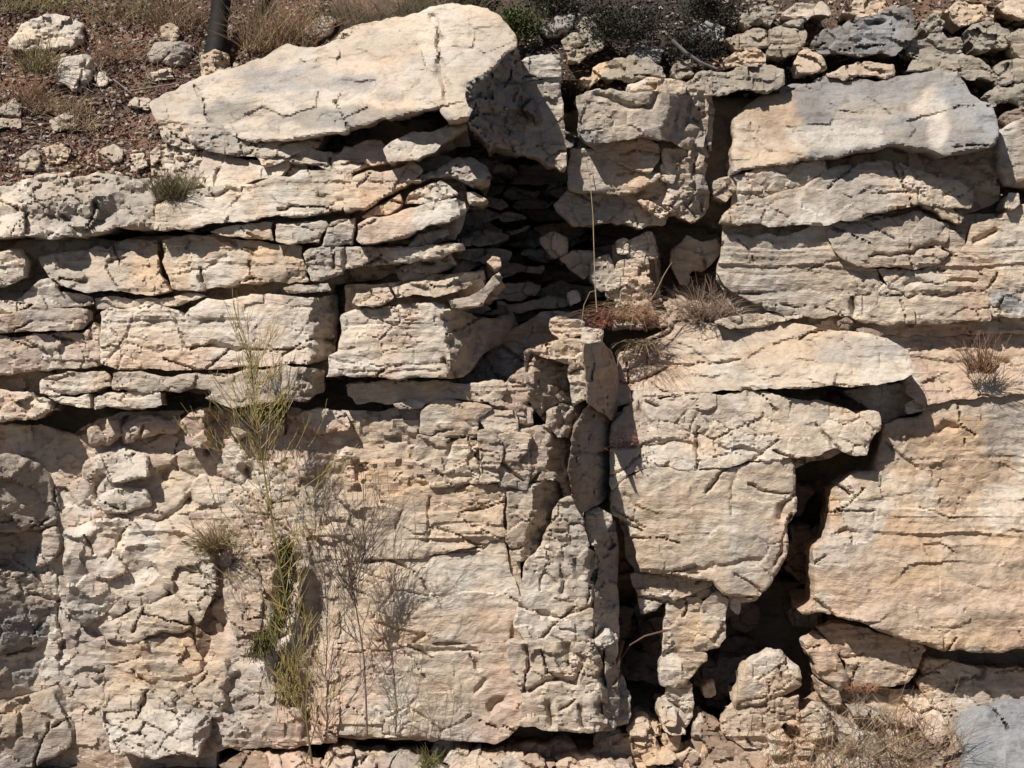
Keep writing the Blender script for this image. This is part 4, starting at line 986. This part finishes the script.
def on_hill(n, boxes, lift=0.0):
    q = []
    for f, (x0, y0, x1, y1) in boxes:
        m = int(n * f); q.append(np.stack([rng.uniform(x0, x1, m), rng.uniform(y0, y1, m)], 1))
    q = np.concatenate(q)
    q = q[~((q[:, 0] > 150) & (q[:, 0] < 500) & (q[:, 1] > 108 - (q[:, 0] - 150) * .29) & ~((q[:, 0] < 178) & (q[:, 1] > 120)))]
    return at_np(q, hill_y(q[:, 0], q[:, 1]) - rng.uniform(0, 1, len(q)) * lift)
LEFT = (-60, -10, 330, 186); RIGHT = (520, -15, 1080, 95)
gp = on_hill(5200, [(.7, LEFT), (.3, RIGHT)], .015)
gravel('gravel', gp, 'fine pale gravel strewn over the litter slope along the top', ['cream', 'greytan', 'tan', 'pink', 'grey', 'soil', 'brown'], .6, 3.4)
gp = []
for _ in range(1500):
    x = rnd.uniform(-3.2, 3.2); y = rnd.uniform(-.8, .2)
    gp.append((x, y, float(gz_ground(0, y)) + .003))
gravel('foot_gravel', gp, 'coarse tan gravel along the foot of the rock face', ['tan', 'greytan', 'brown', 'brown', 'pink'], .8, 2.8)

def flakes(name, pts, label, tones, lo, hi):
    VV, CC = [], []
    for q in pts:
        a = rng.normal(size=3); a /= np.linalg.norm(a); b = np.cross(a, rng.normal(size=3)); b /= np.linalg.norm(b)
        s = rnd.uniform(lo, hi); w = s * rnd.uniform(.35, .6)
        q = np.array(q)
        VV.append([q - a * s, q + b * w, q + a * s, q - b * w])
        c = np.array(rnd.choice(tones)) * rnd.uniform(.6, 1.2); CC.append(np.repeat(c[None], 4, 0))
    V = np.concatenate(VV); n = len(pts)
    me = mesh_np(name, V, np.arange(4 * n), np.arange(n) * 4, np.full(n, 4), np.concatenate(CC), VEG)
    return link(name, me, label=label, category='leaf litter', kind='stuff') if label else me
LIT = [(.15, .055, .04), (.19, .08, .055), (.15, .09, .06), (.24, .16, .10), (.09, .055, .04), (.22, .11, .08), (.16, .045, .045), (.30, .22, .15)]
lp = on_hill(15000, [(1, LEFT)], .03)
flakes('leaf_litter', lp, 'reddish brown dead leaf litter covering the upper left slope', LIT, .006, .017)
lp = on_hill(5000, [(1, RIGHT)], .03)
flakes('leaf_litter', lp, 'dark dead leaf litter between the stones along the top right', [(.07, .05, .04), (.10, .07, .05), (.05, .04, .03), (.14, .09, .06)], .006, .016)

class Tubes:
    def __init__(s): s.V, s.F, s.C, s.n = [], [], [], 0
    def add(s, pts, r0, r1, col, sides=3):
        P = np.array([tuple(p) for p in pts], float); m = len(P)
        T = np.gradient(P, axis=0); T /= np.maximum(np.linalg.norm(T, axis=1), 1e-9)[:, None]
        ref = np.array([0.31, 0.9, 0.2]); A = np.cross(T, ref); A /= np.maximum(np.linalg.norm(A, axis=1), 1e-9)[:, None]; Bn = np.cross(T, A)
        R = np.linspace(r0, r1, m)[:, None]
        for k in range(sides):
            a = 2 * math.pi * k / sides
            s.V.append(P + R * (A * math.cos(a) + Bn * math.sin(a)))
        base = s.n
        for k in range(sides):
            a = base + k * m; b = base + ((k + 1) % sides) * m
            i = np.arange(m - 1)
            s.F.append(np.stack([a + i, a + i + 1, b + i + 1, b + i], 1))
        s.C.append(np.repeat(np.array(col)[None], m * sides, 0)); s.n += m * sides
    def build(s, name, parent=None, **kw):
        V = np.concatenate(s.V); F = np.concatenate(s.F); C = np.concatenate(s.C)
        o = V.mean(0) if parent is None else np.zeros(3)
        if parent is None: o[2] = V[:, 2].min()
        else: V = V - np.array(parent.location)
        me = mesh_np(name, V - o, F.ravel(), np.arange(len(F)) * 4, np.full(len(F), 4), C, VEG)
        return link(name, me, parent, Vector(o), **kw)

def twig_litter():
    T = Tubes()
    for _ in range(800):
        px, py = (rnd.uniform(-40, 330), rnd.uniform(0, 178)) if rnd.random() < .75 else (rnd.uniform(520, 900), rnd.uniform(0, 80))
        if over_slab(px, py) and px < 500: continue
        a = at(px, py, float(hill_y(px, py)) - .03); d = Vector((rnd.gauss(0, 1), rnd.gauss(0, .3), rnd.gauss(0, .5))).normalized(); l = rnd.uniform(.03, .16)
        T.add([a, a + d * l * .5 + Vector((0, -.01, .006)), a + d * l], rnd.uniform(.0014, .0034), .0011, rnd.choice([(.30, .24, .18), (.18, .12, .09), (.10, .07, .055), (.36, .3, .22)]))
    T.build('twig_litter', label='small dead twigs strewn over the litter slope', category='twigs', kind='stuff')
twig_litter()

def thing(name, loc, label, category, group=None):
    o = link(name, None, None, loc, label, category, group); o.empty_display_size = .1
    return o

def jit(c, s=.25):
    k = 1 + rnd.uniform(-s, s); return (c[0] * k * rnd.uniform(.93, 1.07), c[1] * k, c[2] * k * rnd.uniform(.9, 1.1))

def tuft(px, py, y, n, length, spread, tones, label, lean=(0, 0), droop=.5, name='grass_tuft', category='grass', base=.04, group=None, th=.0017, up=1.0):
    T = Tubes(); b0 = at(px, py, y)
    for _ in range(n):
        a = rnd.uniform(0, 6.283); q = rnd.random() ** .5
        st = b0 + Vector((math.cos(a) * base * q, math.sin(a) * base * q * .5, rnd.uniform(-.01, .01)))
        L = length * PX * rnd.uniform(.45, 1.1)
        d = Vector((rnd.gauss(0, spread) + lean[0], rnd.gauss(0, spread) * .8 - .25 + lean[1], up)).normalized()
        pts = [st]; cur = st.copy(); dd = d.copy()
        for k in range(4):
            cur = cur + dd * L / 4; pts.append(cur.copy()); dd = (dd + Vector((rnd.gauss(0, .12), rnd.gauss(0, .12), -droop * .3))).normalized()
        T.add(pts, th * rnd.uniform(.8, 1.4), th * .35, jit(rnd.choice(tones)))
    return T.build(name, label=label, category=category, group=group)

STRAW = [(.42, .32, .18), (.34, .25, .15), (.28, .19, .12), (.48, .38, .24)]
BROWN = [(.26, .15, .09), (.34, .18, .10), (.20, .12, .08), (.38, .27, .17)]
OLIVE = [(.20, .18, .07), (.28, .24, .10), (.16, .15, .06), (.35, .30, .15)]

# tall broom plant on the left wall
def broom():
    y = -.34
    st = [(312,764),(303,696),(293,638),(276,546),(266,484),(259,439),(254,400),(250,345)]
    P = [at(x, q, y - .02 * i) for i, (x, q) in enumerate(st)]
    root = thing('broom_plant', P[0], 'tall wispy yellow-green broom plant growing up the lower left wall', 'plant')
    T = Tubes(); T.add(P, .006, .0018, (.17, .14, .06), 5)
    P2 = [at(x, q, y + .03) for x, q in [(306,762),(322,700),(333,690),(345,660),(352,640)]]
    T.add(P2, .003, .0012, (.2, .17, .08), 4)
    T.build('stem', root)
    B = Tubes(); F = Tubes()
    G = [(.46, .35, .11), (.40, .32, .11), (.32, .27, .09), (.48, .37, .18), (.27, .22, .08), (.48, .36, .21)]
    for i in range(125):
        t = rnd.random() ** .8 * 6.6 + .35
        k = int(t); a = P[k].lerp(P[min(k + 1, 7)], t - k)
        ang = rnd.gauss(0.05, .72); L = rnd.uniform(.12, .55) * (1.0 if t < 5 else .5)
        if t < 2.2: L *= .7
        d = Vector((math.sin(ang), rnd.gauss(-.05, .22), math.cos(ang))).normalized()
        pts = [a]; cur = a.copy()
        for s in range(5):
            cur = cur + d * L / 5; pts.append(cur.copy()); d = (d + Vector((rnd.gauss(0, .09), rnd.gauss(0, .08), .10))).normalized()
        c = jit(rnd.choice(G)); B.add(pts, .0017, .0008, c)
        for _ in range(rnd.randint(4, 9)):
            q = rnd.uniform(.25, 1) * 5; m = int(min(q, 4)); a2 = pts[m].lerp(pts[m + 1], q - m if q < 5 else 1)
            e = (d + Vector((rnd.gauss(0, .45), rnd.gauss(0, .35), .3))).normalized(); L2 = rnd.uniform(.03, .13)
            mid = a2 + e * L2 * .5; F.add([a2, mid, mid + (e + Vector((0, 0, .3))).normalized() * L2 * .5], .0016, .0008, jit(rnd.choice(G)))
    B.build('branch', root, kind='stuff'); F.build('twig', root, kind='stuff')
broom()

GREY = [(.15, .11, .09), (.20, .15, .12), (.11, .085, .075), (.26, .2, .15)]
def bare(name, label, stem, r, y, fans, tones, th=.002):
    root = thing(name, at(stem[0][0], stem[0][1], y), label, 'shrub')
    T = Tubes(); T.add([at(p[0], p[1], y - .008 * i) for i, p in enumerate(stem)], r, r * .45, tones[0], 5); T.build('stem', root)
    B = Tubes()
    for (px, py, n, L, lean, spread) in fans:
        for _ in range(n):
            a = at(px + rnd.gauss(0, 3), py + rnd.gauss(0, 6), y - rnd.uniform(0, .05))
            ang = rnd.gauss(lean, spread); d = Vector((math.sin(ang), rnd.gauss(-.1, .3), math.cos(ang))).normalized()
            l = L * PX * rnd.uniform(.4, 1.1); pts = [a]; cur = a.copy()
            for s in range(5):
                cur = cur + d * l / 5; pts.append(cur.copy()); d = (d + Vector((rnd.gauss(0, .2), rnd.gauss(0, .12), .06))).normalized()
            B.add(pts, th, th * .4, jit(rnd.choice(tones)))
            for _ in range(rnd.randint(2, 5)):
                m = rnd.randint(1, 4); e = (d + Vector((rnd.gauss(0, .7), rnd.gauss(0, .4), .2))).normalized()
                l2 = l * rnd.uniform(.12, .35); B.add([pts[m], pts[m] + e * l2 * .5, pts[m] + e * l2 + Vector((0, 0, l2 * .15))], th * .7, th * .3, jit(rnd.choice(tones)))
    B.build('twig', root, kind='stuff')
bare('bare_shrub', 'leafless grey shrub with one dark stem in front of the central wall panels', [(367,736),(366,700),(364,660),(359,625),(355,602),(350,585)], .0052, -.42,
     [(355,602,26,70,0,.55), (352,585,24,100,.05,.35), (365,680,8,70,.5,.4), (362,560,22,80,.1,.4), (360,640,8,60,-.5,.4)], GREY)
bare('bare_shrub', 'thin twiggy spray right of the dark-stemmed leafless shrub, at the wall foot', [(409,738),(414,712),(420,680),(424,645)], .002, -.42,
     [(414,705,8,50,.2,.4), (422,660,8,40,0,.5), (400,690,8,60,-.1,.4)], [(.24, .19, .13), (.2, .15, .1), (.3, .27, .16)], .001)
bare('bare_shrub', 'smallest bare twig plant at the wall foot, left of the overhung dark slot', [(430,738),(433,722),(440,712)], .0018, -.42, [(432,722,6,25,.1,.6)], GREY, .0011)
bare('bare_shrub', 'pale leafless spray of twigs between the broom plant and the dark stem', [(395,738),(394,715),(398,690)], .0018, -.42, [(396,715,16,50,0,.5)], [(.34, .29, .15), (.28, .22, .13), (.4, .33, .2)], .001)

# moss-like mat hanging in the groove
def mat(name, path, width, n, tones, y, label, L=.05):
    T = Tubes()
    for _ in range(n):
        t = rnd.random() * (len(path) - 1); k = int(t); f = t - k
        x = path[k][0] * (1 - f) + path[min(k + 1, len(path) - 1)][0] * f + rnd.gauss(0, width); q = path[k][1] * (1 - f) + path[min(k + 1, len(path) - 1)][1] * f + rnd.gauss(0, 4)
        a = at(x, q, y + rnd.uniform(-.02, .05)); d = Vector((rnd.gauss(0, .35), -.45 + rnd.gauss(0, .2), rnd.gauss(-.6, .6))).normalized(); l = L * rnd.uniform(.4, 1.2)
        T.add([a, a + d * l * .5, a + d * l + Vector((0, 0, -l * .3))], .0028, .0012, jit(rnd.choice(tones)))
    return T.build(name, label=label, category='moss', kind='stuff')
mat('moss_mat', [(287,540),(286,570),(284,605),(274,630),(255,650)], 4.5, 2600, [(.075, .075, .02), (.10, .09, .025), (.05, .045, .018), (.15, .12, .04)], -.235, 'dark green mossy mat hanging in the groove of the lower left wall', .028)
mat('moss_mat', [(285,655),(290,680),(287,700)], 8, 420, [(.22, .18, .06), (.17, .14, .05), (.28, .22, .09)], -.21, 'pale olive mossy mat below the ledge under the dark green one', .028)
mat('moss_mat', [(240,400),(262,402),(285,404)], 7, 260, [(.15, .15, .05), (.22, .21, .07), (.3, .28, .1)], -.20, 'green fringe under the ledge behind the broom plant top', .07)

# grass tufts
tuft(214, 552, -.16, 260, 44, .85, BROWN + OLIVE, 'brown dead tuft on the lower left wall beside the broom plant', droop=.7)
tuft(982, 372, .0, 190, 42, .55, BROWN, 'russet dry tuft on the ledge near the right edge', droop=.4, base=.07)
tuft(712, 318, .16, 260, 48, .9, [(.30, .2, .14), (.24, .16, .12), (.36, .27, .19)], 'dry brown grass tangle in the soil pocket at centre right', base=.14, droop=.6)
tuft(632, 322, .08, 120, 44, .9, STRAW + BROWN, 'straw-coloured tuft spilling over beside red leaves at the head of the cleft', droop=1.0, base=.07)
tuft(640, 342, .10, 60, 40, .9, STRAW, 'hanging dry straw below the red leaves at the head of the cleft', droop=1.6, base=.06, up=.1)
tuft(175, 200, -.12, 420, 34, .7, [(.15, .14, .06), (.22, .19, .10), (.10, .09, .05), (.3, .24, .16)], 'bushy grey-green cushion plant on the left ledge rim', base=.09, droop=.3, name='cushion_plant', category='plant')
tuft(120, 60, .68, 120, 34, .7, BROWN, 'brown dead grass between the angular white stone and the dark jagged stone', base=.2)
tuft(60, 112, .38, 120, 26, .8, BROWN + STRAW, 'matted dead grass just above the oval grey-tan stone', base=.16)
tuft(100, 70, .55, 10, 20, .5, STRAW, 'few pale stalks left of the angular white stone', base=.05)
tuft(36, 72, .5, 170, 42, .55, STRAW + OLIVE, 'dry yellow grass in front of the big whitish boulder', base=.10)
tuft(80, 130, .3, 70, 34, .7, STRAW, 'sparse straw in the middle of the upper left litter slope', base=.12)
tuft(28, 100, .42, 110, 30, .7, BROWN, 'brown grass clump at the left edge below the whitish boulder', base=.10)
tuft(280, 50, .62, 420, 72, .5, STRAW + BROWN, 'tall dry grass right of the tree trunk behind the top slab', base=.2)
tuft(180, 36, .90, 240, 60, .5, BROWN + STRAW, 'dry grass left of the tree trunk', base=.16)
tuft(130, 25, .95, 160, 50, .6, OLIVE + BROWN, 'dark grass at the top edge right of the whitish boulder', base=.25)
tuft(40, 12, 1.0, 160, 40, .7, OLIVE, 'olive grass at the top left edge above the whitish boulder', base=.25)
tuft(355, 26, .72, 240, 45, .7, [(.13, .11, .07), (.2, .16, .1), (.09, .08, .05)], 'dark dead grass along the back of the top slab', base=.28)
tuft(440, 14, .75, 200, 40, .8, [(.13, .11, .07), (.16, .14, .07), (.09, .08, .05)], 'dark grass behind the highest point of the top slab', base=.25)
for px, py, L, n, lab in ((795, 775, 60, 120, 'leftmost dry grass clump below the rounded boulder at lower right'), (832, 752, 50, 110, 'thin dry grass clump under the flat tan panel at lower right'),
                    (868, 772, 80, 190, 'dense dry grass clump in the middle of the lower right slope'), (905, 748, 70, 190, 'dry brown grass clump just left of the smooth grey corner slab'),
                    (930, 790, 70, 150, 'dry grass at the bottom edge against the grey corner slab'), (880, 725, 45, 130, 'short dry grass directly below the crack beside the flat tan panel')):
    tuft(px, py, -.14, int(n * .6), L, .75, [(.30, .2, .12), (.36, .26, .16), (.22, .14, .09), (.42, .32, .2)], lab, base=.30, droop=.5, th=.0017)
tuft(862, 690, .0, 90, 14, 1.2, [(.36, .17, .09), (.3, .15, .09)], 'low rusty tuft under the flat tan panel at lower right', base=.09)
tuft(430, 766, -.45, 80, 22, .7, [(.2, .18, .06), (.26, .22, .09)], 'small dull green tuft at the bottom edge', base=.05)

tuft(622, 318, -.02, 90, 62, 1.3, BROWN + [(.3, .12, .08)], 'tangled reddish twigs spilling over the head of the cleft', droop=1.3, base=.09, th=.0016, name='twig_tangle', category='twigs', up=.6)
# single stalk and sticks
def stick(name, pts, y, r, col, label, cat='stick'):
    T = Tubes(); T.add([at(p[0], p[1], y if len(p) < 3 else p[2]) for p in pts], r, r * .55, col, 6); return T.build(name, label=label, category=cat)
stick('dry_stalk', [(597,312),(595,285),(594,250),(593,215),(590,180),(586,160)], -.02, .0035, (.36, .27, .17), 'single tall dry stalk standing before the dark alcove', 'stalk')
stick('dry_stalk', [(582,320),(584,305),(590,292),(597,290)], .0, .0025, (.3, .23, .15), 'short hooked dry stalk at the base of the tall one', 'stalk')
stick('dead_branch', [(645,310),(656,292),(664,275),(672,262)], .02, .004, (.25, .17, .11), 'bent dead branch leaning right above the red leaves', 'branch')
stick('dead_branch', [(121,154,.22),(132,147,.25),(147,137,.3)], .2, .018, (.06, .05, .035), 'dark half-buried branch in the upper left rubble', 'branch')
stick('thin_stick', [(113,79),(122,86),(131,93)], .5, .004, (.34, .3, .25), 'pale thin stick right of the white chip')
stick('thin_stick', [(130,91),(155,87),(180,83)], .45, .006, (.2, .15, .11), 'brown stick lying flat above the tip of the top slab')
stick('dead_branch', [(672,40),(685,52),(700,62),(717,69)], .16, .011, (.15, .14, .14), 'grey dead branch slanting over the stones at top centre right', 'branch')
stick('old_root', [(622,640),(618,655),(612,670),(606,690),(606,730)], -.02, .016, (.09, .055, .04), 'dark root hugging the right flank of the central column', 'root')
stick('old_root', [(668,630),(645,636),(630,645),(620,660)], .0, .006, (.12, .07, .05), 'thin root arching across the black cleft', 'root')
stick('dry_stalk', [(735,712),(738,690),(736,670)], -.16, .002, (.36, .26, .17), 'thin pale stalk before the rounded boulder at lower right', 'stalk')

# red-leaved sprigs
def sprig(px, py, y, n, R, label):
    root = thing('red_sprig', at(px, py, y), label, 'plant')
    T = Tubes(); lp = []
    for _ in range(n):
        a = at(px, py, y); d = Vector((rnd.gauss(0, .8), -.3, rnd.gauss(.3, .5))).normalized(); l = R * PX * rnd.uniform(.4, 1.1)
        b = a + d * l; T.add([a, a + d * l * .5 + Vector((0, 0, .01)), b], .0012, .0006, (.24, .1, .07))
        for _ in range(9): lp.append((a + d * l * rnd.uniform(.3, 1.05) + Vector((rnd.gauss(0, .012), rnd.gauss(0, .012), rnd.gauss(0, .012))))[:])
    T.build('stem', root)
    me = flakes('foliage', lp, None, [(.30, .09, .06), (.34, .12, .09), (.24, .07, .05), (.28, .14, .1)], .004, .009)
    o = link('foliage', me, root); o.location = -root.location
sprig(605, 325, -.04, 26, 20, 'tuft of bright red leaves at the head of the cleft')
sprig(650, 318, -.02, 12, 12, 'smaller dark red leaf tuft right of the bright red one')
sprig(628, 444, -.10, 14, 26, 'red-leaved creeping sprig on the jutting slab beside the cleft')

# shrubs at the top
def leafy(name, px, py, y, n, rad, tones, label, leaf=(.006, .014), stems=9, squash=.8):
    root = thing(name, at(px, py, y), label, 'shrub')
    c = at(px, py, y); T = Tubes(); lp = []
    tips = []
    for _ in range(stems * 4):
        d = Vector((rnd.gauss(0, .7), rnd.gauss(0, .5), rnd.uniform(.2, 1))).normalized(); l = rad * PX * rnd.uniform(.5, 1.05)
        tip = c + Vector((d.x * l, d.y * l, d.z * l * squash)); T.add([c, c.lerp(tip, .5) + Vector((0, 0, .01)), tip], .004, .001, (.10, .075, .055)); tips.append((c, tip))
    for _ in range(n):
        a, b = rnd.choice(tips); t = rnd.uniform(.35, 1.05); g = rad * PX * .13
        lp.append((a.lerp(b, t) + Vector((rnd.gauss(0, g), rnd.gauss(0, g), rnd.gauss(0, g))))[:])
    T.build('stem', root)
    me = flakes('foliage', lp, None, tones, *leaf); o = link('foliage', me, root); o.location = -root.location
leafy('green_shrub', 515, 34, .55, 2200, 42, [(.07, .09, .025), (.10, .12, .035), (.05, .06, .02)], 'low green shrub behind the nose of the huge top slab')
DK = [(.030, .033, .022), (.045, .042, .028), (.026, .024, .018), (.05, .042, .034)]
leafy('dark_shrub', 622, 40, .42, 3600, 62, DK, 'dark bristly shrub at the top edge right of the tilted grey stone')
leafy('dark_shrub', 690, 56, .30, 2400, 46, DK, 'dark low brush above the slanting grey dead branch')
leafy('dark_shrub', 556, 18, .80, 2400, 55, DK, 'dark shrub at the top edge behind the green shrub')
leafy('dark_shrub', 712, 18, .62, 2200, 50, DK, 'dark shrub at the top edge furthest right')
leafy('dark_shrub', 470, 6, .85, 1400, 40, DK, 'dark shrub peeking over the highest point of the top slab')

def tree():
    y = .66; b = at(217, 47, y)
    root = thing('slope_tree', b, 'slim dark tree trunk standing on the litter slope at top left', 'tree')
    T = Tubes(); pts = []
    for i in range(46):
        z = -.08 + i * .06
        pts.append(b + Vector((.035 * z + .012 * math.sin(z * 4.1) + rnd.gauss(0, .002), .04 * z, z)))
    T.add(pts, .048, .03, (.022, .019, .017), 12)
    for vv in T.V:                                                   # flared foot and ridged bark
        for i in range(len(vv)):
            c = np.array(pts[i][:]); f = 1 + .32 * math.exp(-max(0, i - 1) / 2.2) * rnd.uniform(.6, 1.2) + rnd.gauss(0, .10)
            vv[i] = c + (vv[i] - c) * f
    T.build('trunk', root)
    pts = [pts[k] for k in (0, 3, 8, 18, 30, 45)]
    Lm = Tubes(); lp = []
    for i in range(14):
        a = pts[3].lerp(pts[5], rnd.random()); an = rnd.uniform(0, 6.283); l = rnd.uniform(.5, 1.1)
        d = Vector((math.cos(an), math.sin(an), rnd.uniform(.2, .8))).normalized(); tip = a + d * l
        Lm.add([a, a.lerp(tip, .5) + Vector((0, 0, .05)), tip], .016, .004, (.06, .05, .04), 5)
        for _ in range(130):
            q = a.lerp(tip, rnd.uniform(.4, 1.1)); lp.append((q + Vector((rnd.gauss(0, .13), rnd.gauss(0, .13), rnd.gauss(0, .11))))[:])
    Lm.build('limb', root)
    me = flakes('crown', lp, None, [(.05, .07, .025), (.07, .09, .03), (.04, .05, .02)], .015, .035); o = link('crown', me, root); o.location = -root.location
tree()
